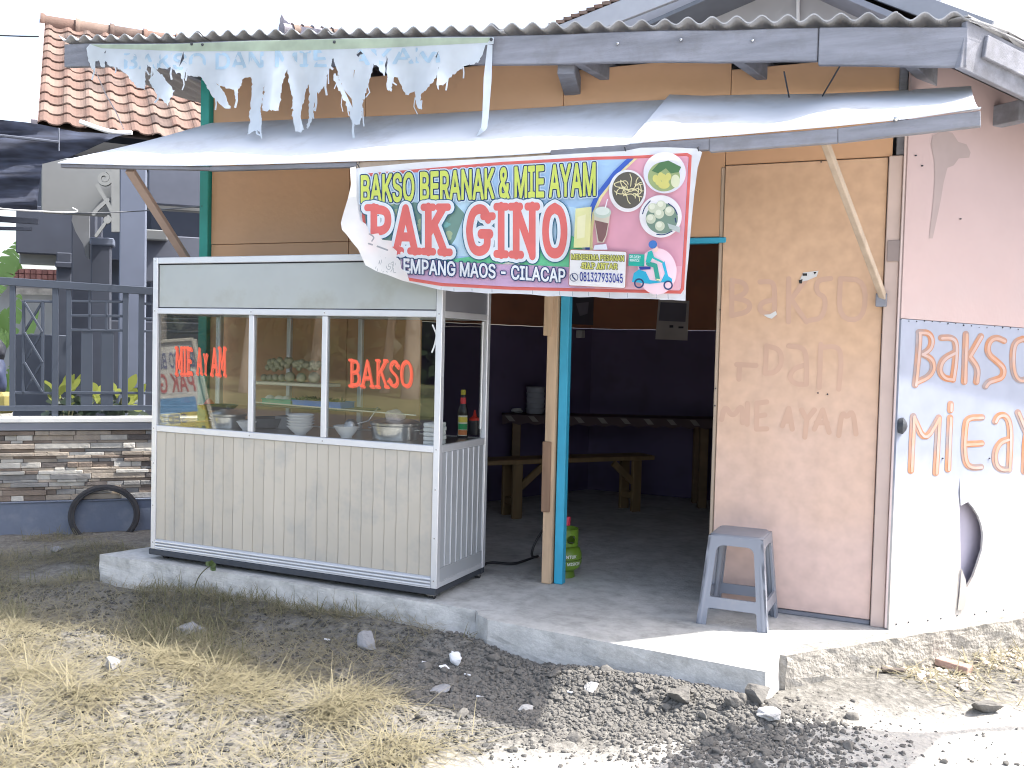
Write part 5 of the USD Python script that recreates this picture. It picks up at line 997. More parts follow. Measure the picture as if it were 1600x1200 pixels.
for k, (xc, ybase, leaves, lab) in enumerate(((102, 640, [((88, 620), (70, 592), 6), ((92, 618), (101, 600), 5), ((100, 612), (110, 578), 7), ((102, 612), (126, 590), 7), ((95, 622), (78, 606), 6), ((104, 622), (118, 622), 6), ((98, 630), (82, 628), 5), ((108, 632), (128, 636), 6)], 'variegated shrub behind the railing, nearer the crossed bars'),
        (178, 640, [((150, 612), (142, 596), 7), ((152, 618), (160, 600), 6), ((176, 615), (176, 596), 7), ((180, 618), (188, 606), 6), ((198, 612), (213, 582), 8), ((200, 618), (214, 606), 7), ((196, 624), (214, 616), 6), ((186, 630), (200, 628), 6), ((160, 630), (150, 622), 6), ((204, 634), (222, 640), 6)], 'variegated shrub behind the railing, beside the grey pillar'))):
    t = thing('croton_shrub', lab, 'shrub', None, on_l(xc, 655, SO))
    for a, b, w_ in leaves:
        o = SO + rnd.uniform(-.12, .1); obj('leaf', leaf(on_l(*a, o), on_l(*b, o + rnd.uniform(-.03, .03)), w_ * k1 * 1.0, .08), lf, t, True)
    for a, b, w_ in leaves:
        for q in range(2): o = SO + rnd.uniform(-.2, .08); dx, dy = rnd.uniform(-16, 16), rnd.uniform(-6, 16); obj('leaf', leaf(on_l(a[0] + dx, a[1] + dy, o), on_l(b[0] + dx * 1.3, b[1] + dy, o), w_ * k1 * rnd.uniform(.5, .9), .1), (lf, lf2)[rnd.random() < .4], t, True)
    bs = on_l(xc, 662, SO)
    for q in range(6): obj('stem', tube([bs + [rnd.uniform(-.03, .03), 0, -.1], on_l(xc + rnd.uniform(-24, 24), 622, SO)], .006, 5), mat('green_stem', (.08, .08, .04), .7), t)
    for q in range(26):
        c = on_l(xc + rnd.uniform(-30, 32), rnd.uniform(618, 655), SO + rnd.uniform(-.15, .1)); ang = rnd.uniform(0, 6.28); obj('leaf', leaf(c, c + np.array([math.cos(ang) * .11, math.sin(ang) * .11, rnd.uniform(-.02, .1)]), .034, .2, 3), lf2, t, True)
# the tiled porch, its pillars and what shows behind
dgrey = mat('slate_blue_paint', (.105, .125, .175), .7, .08, 3); ddark = mat('dark_porch_paint', (.035, .042, .062), .8, .15, 3); cream_w = mat('pale_porch_plaster', (.175, .185, .19), .8, .08, 3)
house = thing('neighbour_house', 'neighbour house on the left with red tiled roof and grey porch pillar', 'house', None, LO - LN3 * 1.5)
PO = -.95
def hbox(x0, x1, y0, y1, off, dep, m, name, ztop=None, zbot=None, b=.01, label=None):
    a, b_, c_, d_ = on_l(x0, y0, off), on_l(x1, y0, off), on_l(x0, y1, off), on_l(x1, y1, off)
    return obj(name, lbox(ls(a), ls(b_), off - dep, off, zbot if zbot is not None else min(c_[2], d_[2]), ztop if ztop is not None else max(a[2], b_[2]), b), m, house, label=label)
hbox(187, 229, 262, 640, PO, .26, dgrey, 'pillar', None, -.1, label='broad slate blue porch pillar')
hbox(64, 196, 254, 330, PO - .30, .16, cream_w, 'porch_beam')
hbox(232, 330, 262, 318, PO - .6, .1, mat('porch_grey', (.085, .095, .125), .8), 'porch_beam'); hbox(228, 322, 314, 326, PO - .8, .1, cream_w, 'porch_beam')
hbox(112, 150, 328, 640, PO - .9, .2, ddark, 'pillar', None, -.1); hbox(142, 173, 378, 640, PO - .5, .2, ddark, 'pillar', None, -.1); hbox(88, 112, 395, 640, PO - 1.3, .2, ddark, 'pillar', None, -.1)
hbox(140, 178, 372, 382, PO - .49, .24, dgrey, 'pillar_cap'); hbox(86, 118, 410, 418, PO - 1.28, .22, ddark, 'pillar_cap')
hbox(25, 160, 328, 395, PO - 1.5, .1, ddark, 'porch_beam'); hbox(30, 95, 395, 412, PO - 1.6, .1, cream_w, 'porch_beam')
hbox(20, 120, 524, 640, PO - 1.2, .08, mat('dark_gate_panel', (.06, .07, .095), .6), 'half_wall', None, -.1); hbox(118, 330, 505, 640, PO - 1.9, .08, ddark, 'half_wall', None, -.1)
hbox(228, 330, 372, 440, PO - 1.1, .1, mat('porch_grey', (.085, .095, .125), .8), 'cabinet'); hbox(228, 262, 360, 374, PO - 1.0, .3, cream_w, 'shelf')
hbox(236, 345, 318, 640, PO - 2.2, .1, ddark, 'back_wall', None, -.1)
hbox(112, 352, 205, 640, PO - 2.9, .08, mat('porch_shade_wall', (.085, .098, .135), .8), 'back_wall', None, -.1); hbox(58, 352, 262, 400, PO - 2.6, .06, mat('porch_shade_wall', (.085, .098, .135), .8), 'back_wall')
# scroll bracket
def scroll(cx, cy, r, turns=1.6, n=30): return [(cx + r * (1 - t * .8) * math.cos(2 * math.pi * turns * t - 1.2), cy + r * (1 - t * .8) * math.sin(2 * math.pi * turns * t - 1.2)) for t in np.linspace(0, 1, n)]
br = unary_union([LineString(scroll(163, 278, 12)).buffer(2.6), stroke([(152, 290), (163, 308), (174, 328), (180, 345)], 6), stroke([(168, 312), (150, 328), (146, 334)], 6), LineString(scroll(167, 343, 5.5)).buffer(2), stroke([(163, 350), (150, 368)], 5), sbox(174, 262, 187, 362)])
obj('scroll_bracket', flat(br, lambda x, y, d: on_l(x, y, PO + .0) - LN3 * d, .06, 30), mat('pale_bracket', (.20, .21, .21), .8), house, label='pale scroll bracket beside the pillar')
sh_ = Polygon([(114, 330), (140, 326), (140, 405), (134, 400), (130, 382), (118, 362), (112, 345)])
obj('scroll_bracket', flat(sh_, lambda x, y, d: on_l(x, y, PO - .6) - LN3 * d, .05, 30), mat('grey_bracket', (.16, .17, .19), .8), house)
# tiled roof
ED, HD = np.array([.66, .75, 0]), np.array([-.752, .659, 0]); PIT = math.radians(33)
E0 = on_d(59, 196, 9.6); GD = HD * math.cos(PIT) + np.array([0, 0, math.sin(PIT)]); TN = np.cross(ED, GD)
def pr_(P): d = np.asarray(P) - CAM; q = d @ FW; return 800 + FPX * (d @ RT) / q, 600 - FPX * (d @ UP) / q
Lr = 1.0
while pr_(E0 + GD * Lr)[1] > 42 and Lr < 9: Lr += .05
TW, TE = .215, .27
prof_ = [(0, .012), (.02, .030), (.05, .040), (.08, .034), (.10, .014), (.135, .004), (.175, .004), (.205, .012), (.225, .024)]
tiles = [mat('roof_tile_%s' % n_, c_, .85, .2, 7, bump=.2, rand=.14, dirt=((.16, .11, .09), .35, 6)) for n_, c_ in (('red', (.135, .08, .062)), ('pale', (.17, .118, .095)), ('brown', (.09, .06, .05)))]
def tile(o):
    v = []
    for t, l in ((0, 0), (TE * 1.12, .0)):
        for d in (0, -.014):
            for u, h in prof_: v.append(o + ED * u + GD * t + TN * (h + d + (.022 if t == 0 else .0)))
    n_ = len(prof_); f = []
    for k in range(n_ - 1):
        f += [[k, k + 1, 2 * n_ + k + 1], [k, 2 * n_ + k + 1, 2 * n_ + k], [n_ + k, k, k + 1], [n_ + k, k + 1, n_ + k + 1]]
    f += [[0, n_, 3 * n_], [0, 3 * n_, 2 * n_]]
    return T(v, f)
rows = int(Lr / TE) + 1
roof = obj('tiled_roof', T([E0 - TN * .03, E0 + ED * 5 - TN * .03, E0 + ED * 5 + GD * Lr - TN * .03, E0 + GD * Lr - TN * .03], [[0, 1, 2], [0, 2, 3]]), mat('roof_batten_dark', (.06, .045, .04), .9), house)
nt = 0
for r__ in range(rows):
    for c__ in range(22):
        o = E0 + ED * (c__ * TW) + GD * (r__ * TE); x_, y_ = pr_(o + ED * TW / 2)
        if x_ > 350 or nt >= 290: continue
        nt += 1; obj('roof_tile', tile(o + TN * rnd.uniform(0, .008) + GD * rnd.uniform(-.01, .01)), tiles[rnd.choices(range(3), [5, 3, 2])[0]], roof)
obj('verge_mortar', beam(E0 - ED * .03 + TN * .01, E0 - ED * .03 + GD * (Lr + .1) + TN * .01, .06, .10, tuple(TN)), mat('verge_mortar', (.30, .27, .30), .9, .3, 6), roof)
R0 = E0 + GD * (Lr + .05) + TN * .02
for k in range(9):
    a = R0 + ED * (k * .40 - .05); b = a + ED * .43
    obj('ridge_cap', tube([a, a + ED * .04, a + ED * .06, b], [.125, .125, .105, .10], 12), tiles[k % 3], roof, 50)
obj('ridge_mortar', beam(R0 - TN * .10 + GD * .0 + [0, 0, -.05], R0 + ED * 3.6 - TN * .10 + [0, 0, -.05], .10, .22), mat('ridge_mortar', (.33, .30, .32), .95, .35, 7, bump=.5), roof)
obj('porch_ceiling', T([E0 + [0, 0, -.10], E0 + ED * 5 + [0, 0, -.10], E0 + ED * 5 + HD * 3 + [0, 0, -.10], E0 + HD * 3 + [0, 0, -.10]], [[0, 1, 2], [0, 2, 3]]), mat('porch_ceiling_grey', (.30, .31, .33), .8), house)
gt = on_d(126, 191, 9.4); obj('gutter_edge', tube(spline([on_d(125, 190, 9.35), on_d(150, 199, 9.35), (on_d(176, 206, 9.35)), on_d(206, 207, 9.35)], 14), .022, 6), mat('white_gutter', (.7, .7, .7), .6), house)
# black shade net sagging over the porch
netm = usdkit.material(stage, '/World/Looks/black_shade_net', {'geo': ('geometry', {}), 'map': ('mapping', {'scale': (2, 2, 9)}), 'n': ('noise_texture', {'scale': 3.0, 'detail': 4.0}), 'r': ('rgb_ramp', {'ramp': [(.3, (.012, .015, .028)), (.7, (.04, .05, .085))]}), 'p': ('principled_bsdf', {'roughness': .8})}, [('geo.position', 'map.vector'), ('map.vector', 'n.vector'), ('n.fac', 'r.fac'), ('r.color', 'p.base_color')], surface='p.BSDF')
net = thing('shade_net', 'black shade netting sagging at the upper left beside the porch', 'netting', None, on_l(40, 300, PO + .25))
def netfn(x, y, d):
    o = PO + .22 + .04 * math.sin(y / 7.0 + x / 60.0) + .02 * math.sin(y / 3.1); return on_l(x, y, o) - LN3 * d
obj('net_sheet', flat(Polygon([(-60, 186), (0, 187), (40, 191), (66, 195), (120, 206), (196, 210), (180, 214), (132, 236), (104, 247), (66, 256), (60, 300), (58, 327), (20, 329), (-60, 325)]), netfn, .004, 7), netm, net, True)
obj('net_pole', tube([on_l(-60, 205, PO + .30), on_l(92, 222, PO + .30)], .012, 6), mat('net_pole', (.08, .09, .12), .6), net)
obj('net_pole', tube([on_l(92, 200, PO + .29), on_l(92, 236, PO + .29)], .008, 6), mat('net_pole', (.08, .09, .12), .6), net)
obj('net_cord', tube(spline([on_l(-40, 318, PO + .33), on_l(10, 327, PO + .33), on_l(60, 330, PO + .33), on_l(110, 332, PO + .3), on_l(113, 325, PO + .28)], 24), .007, 6), mat('pale_cord', (.45, .45, .45), .6), net)
obj('net_rail', beam(on_l(-40, 340, PO + .1), on_l(60, 346, PO + .1), .03, .05), ddark, net); obj('net_rail', beam(on_l(-40, 356, PO + .1), on_l(50, 358, PO + .1), .03, .03), ddark, net)
obj('cable', tube(spline([on_l(100, 334, PO + .35), on_l(170, 332, PO + .35), on_l(230, 329, PO + .38), on_y(316, 322, FY - .03)], 30), .005, 6), dark_metal, None, True, 'thin black cable from the shade net to the green corner post', 'cable')
obj('cable', tube(spline([on_d(-30, 54, 11), on_d(30, 56.5, 11), on_d(61, 57, 11)], 12), .009, 5), dark_metal, None, True, 'thin overhead cable against the sky at the far upper left', 'cable')

# banana plant, far shed and roof seen through the porch
bl_ = leafmat('banana_leaf', (.17, .29, .09), (.42, .52, .27), trans=.45)
ban_ = thing('banana_plant', 'pale green banana plant at the left edge behind the railing', 'banana plant', None, on_l(-14, 640, -3.2) * [1, 1, 0])
for a, b, w_ in (((-20, 470), (28, 368), 17), ((-10, 560), (32, 450), 16), ((-30, 600), (8, 470), 18), ((0, 620), (46, 545), 14), ((-15, 430), (40, 395), 14), ((10, 610), (60, 470), 9), ((-40, 520), (14, 520), 18)):
    o = -3.2 + rnd.uniform(-.2, .2); obj('leaf', leaf(on_l(*a, o), on_l(*b, o), w_ * 11 / FPX, .08, 16, True), bl_, ban_)
s_ = on_l(-14, 640, -3.2); obj('stem', tube([[s_[0], s_[1], -.05], on_l(-12, 480, -3.2)], [.10, .06], 10), mat('banana_stem', (.20, .24, .10), .7), ban_)
FO_ = -5.5
shed = thing('far_shed', 'grey walled shed with red tiled roof far behind the porch', 'shed', None, on_l(70, 500, FO_) * [1, 1, 0])
def farq(px, off, m, name, t=.05): return obj(name, flat(Polygon(px), lambda x, y, d: on_l(x, y, off) - LN3 * d, t), m, shed)
farq([(-60, 446), (180, 446), (180, 640), (-60, 640)], FO_, mat('shed_wall', (.34, .35, .36), .9, .25, 2.5), 'wall', .1)
sroof = farq([(-60, 417), (150, 424), (150, 441), (-60, 436)], FO_ + .3, mat('shed_roof_base', (.25, .12, .11), .9), 'roof')
tr = mat('shed_tile', (.36, .17, .15), .85, .2, 5, rand=.2)
for r__ in range(2):
    for k in range(17):
        x = -8 + k * 9.2; y = 418.5 + r__ * 8.5 + (x) * .034; obj('roof_tile', flat(Polygon([(x + .6, y), (x + 8.6, y + .3), (x + 8.6, y + 7.6), (x + .6, y + 7.3)]), lambda px_, py_, d: on_l(px_, py_, FO_ + .33 + .02 * math.sin((px_) / 9.2 * 6.28)) - LN3 * d, .03), tr, sroof)
ew = mat('white_eave_end', (.66, .66, .66), .8)
for k in range(24): x = -4 + k * 6.2; y = 436 + x * .03; obj('eave_end', flat(Polygon([(x, y), (x + 3.6, y + .1), (x + 3.6, y + 6.6), (x, y + 6.5)]), lambda px_, py_, d: on_l(px_, py_, FO_ + .36) - LN3 * d, .03), ew, sroof)
farq([(20, 450), (130, 452), (130, 462), (20, 460)], FO_ + .03, mat('shed_stack', (.5, .5, .48), .9, .35, 12), 'ledge', .03)
farq([(108, 496), (131, 500), (131, 528), (108, 526)], FO_ + .06, mat('teal_curtain', (.10, .34, .33), .8, .2, 10), 'curtain', .02)
# stand-in shapes for something unidentified at the left edge
t = thing('covered_bundle', 'dark rounded cover and yellow bag standing in for an unidentified thing at the far left edge', 'unidentified thing', None, on_l(-6, 640, -.5))
obj('cover', ball(on_l(-6, 548, -.45), 1, 3, (.07, .07, .10), .2, 4), mat('dark_hump', (.012, .014, .022), .5), t, True); obj('cover', ball(on_l(-8, 592, -.45), 1, 3, (.10, .08, .17), .25, 6), mat('navy_hump', (.02, .03, .07), .7), t, True); obj('bag', bbox(*(lambda c: (c[0] - .14, c[0] + .12, c[1] - .05, c[1] + .1, c[2] - .12, c[2] + .05))(on_l(-6, 622, -.4)), .03), mat('yellow_block', (.22, .19, .06), .7), t)

# old tyre leaning on the plinth
tc = on_l(163, 805, .075); tr_ = 47 * depth(tc) / FPX
ang = np.linspace(0, 2 * math.pi, 48, endpoint=False); tl = .13
ring_ = np.array([tc + LD3 * math.cos(a) * tr_ * 1.02 + np.array([0, 0, 1]) * math.sin(a) * tr_ * .92 + LN3 * (-.03 * math.sin(a)) for a in ang])
ty = thing('old_tyre', 'worn black motorcycle tyre leaning on the blue grey plinth', 'tyre', None, tc - [0, 0, tr_ * .92])
obj('casing', tube(ring_, .021, 10, True), mat('dusty_rubber', (.045, .045, .05), .85, .3, 8), ty, True)
ring2 = np.array([tc + LN3 * .012 + LD3 * math.cos(a) * tr_ * .95 + np.array([0, 0, 1]) * math.sin(a) * tr_ * .86 + LN3 * (-.03 * math.sin(a)) for a in ang]); obj('bead', tube(ring2, .010, 8, True), mat('dusty_rubber', (.045, .045, .05), .85, .3, 8), ty, True)

# ---------------------------------------------------------------- houses behind the roof
GY = 9.6
gab = thing('gable_house', 'taller grey gabled house rising behind the corrugated roof', 'house', None, (-.5, GY, 0))
gp_ = [(845, 60), (905, 34), (985, 2), (1190, -80), (1440, -8), (1475, 10), (1500, 62)]
obj('gable_wall', flat(Polygon([(on_y(x, y, GY)[0], on_y(x, y, GY)[2]) for x, y in [(905, 60), (905, 44), (985, 12), (1190, -70), (1470, 0), (1470, 60)]] + [(on_y(1470, 60, GY)[0], 0), (on_y(905, 60, GY)[0], 0)]), front(GY), .15), mat('gable_plaster', (.36, .36, .38), .85, .08, 1.5), gab)
pk = on_y(1190, -86, GY - .5); lb, rb = on_y(858, 47, GY - .5), on_y(1545, 45, GY - .9)
obj('barge_board', beam(lb + [0, 0, -.10], pk + [0, 0, -.10], .05, .20), mat('barge_grey', (.30, .31, .34), .7, .1), gab); obj('soffit', beam(lb + [.35, .25, -.26], pk + [0, .25, -.26], .5, .04, (0, 0, 1)), mat('soffit_dark', (.10, .11, .13), .8), gab)
obj('roof_slope', T([rb + [0, 0, .0], pk, pk + [0, 3, 0], rb + [0, 3, 0]], [[0, 1, 2], [0, 2, 3]]), tiles[2], gab)
obj('soffit', beam(rb + [-.12, .4, -.10], pk + [0, .4, -.10], .9, .05, (0, 0, 1)), mat('soffit_blue', (.17, .18, .215), .8), gab)
obj('barge_board', beam(rb + [.0, 0, -.02], pk + [0, 0, -.02], .05, .16), mat('barge_dark', (.20, .21, .24), .7, .1), gab)
nn = 26
for k in range(nn):
    a = lb + (pk - lb) * (k / nn); b = lb + (pk - lb) * ((k + 1.15) / nn); obj('verge_tile', beam(a + [0, .12, .03 + .015], b + [0, .12, .03 - .012], .30, .035), tiles[k % 3], gab)
obj('drain_pipe', tube([on_y(1247, 40, GY - .04), on_y(1247, -40, GY - .04)], .018, 8), mat('white_pipe', (.7, .7, .72), .5), gab)
rh = thing('distant_roof_ridge', 'mossy tiled ridge end of a far roof above the corrugated roof', 'roof', None, on_d(480, 55, 13))
mossy = mat('mossy_ridge', (.20, .19, .22), .95, .45, 9, bump=.6)
q0, q1 = on_d(440, 46, 13), on_d(540, 56, 13.6)
for k in range(7): a = q0 + (q1 - q0) * k / 6.5; b = q0 + (q1 - q0) * (k + 1.05) / 6.5; obj('ridge_cap', tube([a, a + (b - a) * .12, b], [.10, .085, .075], 10), (mossy, tiles[1], tiles[2])[k % 3], rh, 50)
obj('ridge_end', flat(Polygon([(437, 60), (437, 30), (440, 22), (444, 30), (452, 36), (462, 40), (500, 46), (540, 56), (540, 66), (437, 66)]), lambda x, y, d: on_d(x, y, 13.1) + np.array([0, d, 0]), .2), mossy, rh)
obj('roof_slope', T([q0 + [0, 0, -.05], q1 + [0, 0, -.05], q1 + [.9, -1.6, -1.2], q0 + [.2, -1.6, -1.2]], [[0, 1, 2], [0, 2, 3]]), tiles[2], rh)

# ---------------------------------------------------------------- on the ground: rubble, dry grass, litter
def gpt(x, y, lift=0.0):
    z = 0.0
    for _ in range(6): P = on_z(x, y, z); z = float(gz(P[0], P[1]))
    return np.array([P[0], P[1], z + lift])
def rock_mesh(r, sub, seed, squash=(1, 1, .7), lump=.45):
    m = ball((0, 0, 0), 1.0, sub, (1, 1, 1), lump, seed); v = np.array(m.vertices)
    for k in range(7):                                             # broken faces
        d = np.random.default_rng(seed * 13 + k).normal(size=3); d /= np.linalg.norm(d); h = v @ d; c = .52; over = np.maximum(h - c, 0); v -= over[:, None] * d * .85
    return T(v * r * np.array(squash), m.faces)
clod = usdkit.material(stage, '/World/Looks/dark_soil_clod', {'geo': ('geometry', {}), 'r': ('rgb_ramp', {'ramp': [(0, (.11, .104, .096)), (.6, (.20, .19, .175)), (1, (.32, .306, .285))]}), 'n': ('noise_texture', {'scale': 40.0, 'detail': 5.0}), 'ad': ('math', {'math_type': 'multiply_add', 'value2': .5}), 'b': ('bump', {'strength': .9, 'distance': .01}), 'p': ('principled_bsdf', {'roughness': .97, 'specular_ior_level': .2})},
    [('geo.position', 'n.vector'), ('n.fac', 'ad.value1'), ('geo.random_per_island', 'ad.value3'), ('ad.value', 'r.fac'), ('n.fac', 'b.height'), ('b.normal', 'p.normal'), ('r.color', 'p.base_color')], surface='p.BSDF')
palestone = mat('pale_rubble', (.42, .41, .40), .9, .15, 9, bump=.5, bscale=70)
greystone = mat('grey_rubble', (.26, .26, .27), .9, .2, 9, bump=.6, bscale=70)
def at_g(m, P, sink=.3, rz=0):
    v = np.array(m.vertices); c, s = math.cos(rz), math.sin(rz); v[:, :2] = v[:, :2] @ np.array([[c, s], [-s, c]]); zz = v[:, 2].max() - v[:, 2].min()
    return T(v + P + [0, 0, -v[:, 2].min() - sink * zz], m.faces)
for k, (x, y, r, m_, lab, sq) in enumerate((
    (572, 1012, 23, greystone, 'pale grey broken rock in the grass before the slab under the cart', (1, .8, .85)),
    (1205, 1122, 22, palestone, 'pale flat stone at the foot of the slab corner', (1, .9, .6)),
    (1182, 1100, 24, clod, 'large dark earth clod touching the slab corner', (1, .9, .85)),
    (1146, 1102, 18, clod, 'dark earth clod left of the largest one by the slab corner', (1, .9, .8)),
    (1540, 1112, 26, clod, 'lone dark clod on the pale ground at the lower right', (1, .7, .55)),
    (178, 1045, 18, greystone, 'grey stone among the dry grass at the lower left', (1, .8, .7)),
    (290, 990, 24, greystone, 'flat grey stone in the shaded grass below the cart', (1.2, .9, .5)),
    (925, 1072, 14, palestone, 'pale chip on the left end of the earth heap', (1, .8, .6)),
    (1065, 1092, 24, clod, 'rounded dark clod in the middle of the earth heap', (1.2, .8, .6)),
    (1055, 1060, 12, palestone, 'small pale chip on the earth heap below the stool', (1.2, .8, .4)),
    (690, 1080, 17, greystone, 'grey stone in the dark gravel left of the heap', (1.2, 1, .4)),
    (820, 1110, 12, palestone, 'small pale stone at the edge of the dark gravel', (1.1, .9, .5)),
    (742, 1002, 26, clod, 'dark broken clod against the slab behind the paper litter', (1.3, .7, .7)),
    (90, 862, 12, greystone, 'small stone by the plinth at the left', (1, .8, .6)))):
    P = gpt(x, y); obj('rock', at_g(rock_mesh(r * depth(P) / FPX, 3, k + 3, sq), P, .25, rnd.uniform(0, 6)), m_, None, label=lab, cat='rock')
P = gpt(1490, 1046); d_ = np.array([.07, -.035, 0]); obj('brick_piece', beam(P - d_ + [0, 0, .022], P + d_ + [0, 0, .018], .06, .035), mat('dusty_brick', (.42, .28, .23), .9, .2, 20, bump=.5), None, label='broken brick piece lying by the pink wall', cat='brick')
P = gpt(1392, 1052); obj('plank_piece', beam(P + [-.04, 0, .012], P + [.06, .03, .012], .03, .016), mat('plank_dark', (.10, .08, .07), .9), None, label='short dark stick at the foot of the footing', cat='stick')
wp = mat('white_litter', (.72, .72, .74), .8)
def crumple(P, r, seed, sq=(1, .8, .5)): return at_g(rock_mesh(r, 2, seed, sq, .9), P, .1, seed)
P = gpt(712, 1015); obj('paper_litter', crumple(P, .045, 31, (1.1, .7, .8)), wp, None, label='crumpled white paper on the dark gravel before the slab', cat='litter')
P = gpt(695, 1027); obj('paper_litter', crumple(P, .022, 32, (1.2, .8, .5)), wp, None, label='small white scrap left of the crumpled paper', cat='litter')
P = gpt(953, 1020); obj('paper_litter', crumple(P, .018, 33, (.8, .8, 1)), wp, None, label='tiny white knot of paper at the slab edge below the stool', cat='litter')
P = gpt(1465, 1022); obj('paper_litter', crumple(P, .05, 34, (1.2, .7, .5)), wp, None, label='white crumpled plastic beside the footing of the pink wall', cat='litter')
P = gpt(1500, 1025); obj('paper_litter', crumple(P, .03, 35, (1, .8, .6)), mat('yellow_litter', (.6, .5, .25), .8), None, label='yellowish scrap beside the footing of the pink wall', cat='litter')
for k, (x, y) in enumerate(((750, 1091), (892, 1073), (940, 1033), (890, 1033), (841, 1007), (731, 1026), (511, 1001), (665, 1011))):
    P = gpt(x, y, .006); a = rnd.uniform(-.4, .4); d_ = np.array([math.cos(a), math.sin(a), 0]) * .016
    obj('cigarette_butt', tube([P - d_, P + d_], .0045, 8), wp, None, True, 'white cigarette butt lying on the dark gravel', 'cigarette butt', 'cigarette butts on the gravel')
# gravel and crumbled soil: nobody could count it
def scatter(name, n, where, rmin, rmax, m_, label, seed, sub=1):
    r2 = np.random.default_rng(seed); protos = [rock_mesh(1, sub, 50 + k + seed, (1, .85, .65), .5) for k in range(6)]; V, Fc, o = [], [], 0; tries = 0; made_ = 0
    while made_ < n and tries < n * 30:
        tries += 1; x, y = where(r2)
        if x is None or slab.contains(Point(x, y)) : continue
        r = rmin * (rmax / rmin) ** (r2.random() ** 1.7); p = protos[r2.integers(6)]; a, b = r2.uniform(0, 6.28), r2.uniform(-.5, .5)
        R_ = trimesh.transformations.euler_matrix(b, b * .7, a)[:3, :3]; v = np.asarray(p.vertices) @ R_.T * r + [x, y, float(gz(x, y)) + r * .25]
        V.append(v); Fc.append(np.asarray(p.faces) + o); o += len(v); made_ += 1
    return obj(name, T(np.vstack(V), np.vstack(Fc)), m_, None, 40, label, name.replace('_', ' '), None, 'stuff')
def heap(r2):
    k = r2.random()
    if k < .40: return r2.normal(-1.15, .42), r2.normal(3.72, .20)
    if k < .60: return r2.normal(-.62, .20), r2.normal(3.66, .20)
    if k < .95: return r2.normal(-1.85, .33), r2.normal(3.72, .25)
    return r2.uniform(-6, .4), r2.uniform(2.2, 4.1)
scatter('earth_crumbs', 19000, heap, .0025, .0165, clod, 'heap of dark crumbled earth and gravel along the slab front', 11)
def wide(r2):
    x, y = r2.uniform(-5.5, -1.3), r2.uniform(2.1, 4.1); return (x, y) if meshkit.noise(np.array([x * 1.4, y * 1.4, 3.0])) > .40 else (None, None)
gravel_m = usdkit.material(stage, '/World/Looks/mixed_gravel', {'geo': ('geometry', {}), 'r': ('rgb_ramp', {'ramp': [(0, (.09, .088, .084)), (.5, (.16, .156, .15)), (.85, (.23, .225, .216)), (1, (.36, .35, .335))]}), 'p': ('principled_bsdf', {'roughness': .95, 'specular_ior_level': .2})}, [('geo.random_per_island', 'r.fac'), ('r.color', 'p.base_color')], surface='p.BSDF')
scatter('earth_clods', 110, heap, .018, .040, clod, 'bigger dark clods lying in the earth heap', 15, 2)
scatter('gravel', 9000, wide, .004, .020, gravel_m, 'grey gravel showing between the dry grass', 12)
scatter('dirt_specks', 260, lambda r2: (r2.uniform(-1.2, .7), r2.uniform(2.7, 4.4)), .004, .012, clod, 'scattered dark crumbs on the pale ground at the right', 13)
def straw_side(r2):
    s, o = r2.uniform(-.1, 1.9), abs(r2.normal(0, .22)) + .05; p = W0 + WD * s + WN * o; return p[0], p[1]
scatter('rubble_chips', 700, straw_side, .006, .028, mat('mixed_chips', (.34, .30, .26), .9, .3, 15, rand=.3), 'stone chips at the foot of the footing of the pink wall', 14)

straw = leafmat('dry_straw', (.26, .23, .145), (.74, .69, .51), trans=.25, rough=.7); greenish = leafmat('half_green_grass', (.17, .165, .09), (.40, .37, .24), trans=.3, rough=.7)
def grass(name, n, where, hmin, hmax, m_, label, seed, flatness, wid=.0032, lift=0.0):
    r2 = np.random.default_rng(seed); V, Fc, o = [], [], 0; k = 0; tries = 0
    while k < n and tries < n * 6:
        tries += 1; w_ = where(r2)
        if w_ is None: continue
        x, y, dirn = w_
        if slab.buffer(.01).contains(Point(x, y)): continue
        k += 1; L = r2.uniform(hmin, hmax); a = dirn + r2.normal() * .9; fl = min(1.6, max(.05, r2.normal(flatness, .42 if flatness < 1.2 else .28))); zl = lift * r2.random() ** 2
        d = np.array([math.cos(a), math.sin(a), 0]); s = np.array([-d[1], d[0], 0]) * wid * r2.uniform(.5, 1.2); z0 = float(gz(x, y)) - .004
        pts = []
        for t in (0, .35, .7, 1.0):
            th = fl * ((.35 + .9 * t) if flatness < 1.2 else (.84 + .25 * t)); pts.append(np.array([x, y, z0]) + d * L * t * math.sin(min(th, 1.7)) + np.array([0, 0, L * t * math.cos(min(th, 1.75)) + .004]))
        for q_ in pts: q_[2] = max(q_[2], z0 + .005 + .020 * r2.random()) + zl
        b = o
        for t, p in zip((1, .9, .6, .12), pts): V += [p - s * t, p + s * t]
        for i_ in range(3): Fc += [[b + 2 * i_, b + 2 * i_ + 1, b + 2 * i_ + 3], [b + 2 * i_, b + 2 * i_ + 3, b + 2 * i_ + 2]]
        o += 8
    return obj(name, T(V, Fc), m_, None, False, label, 'grass', None, 'stuff')
tufts = []
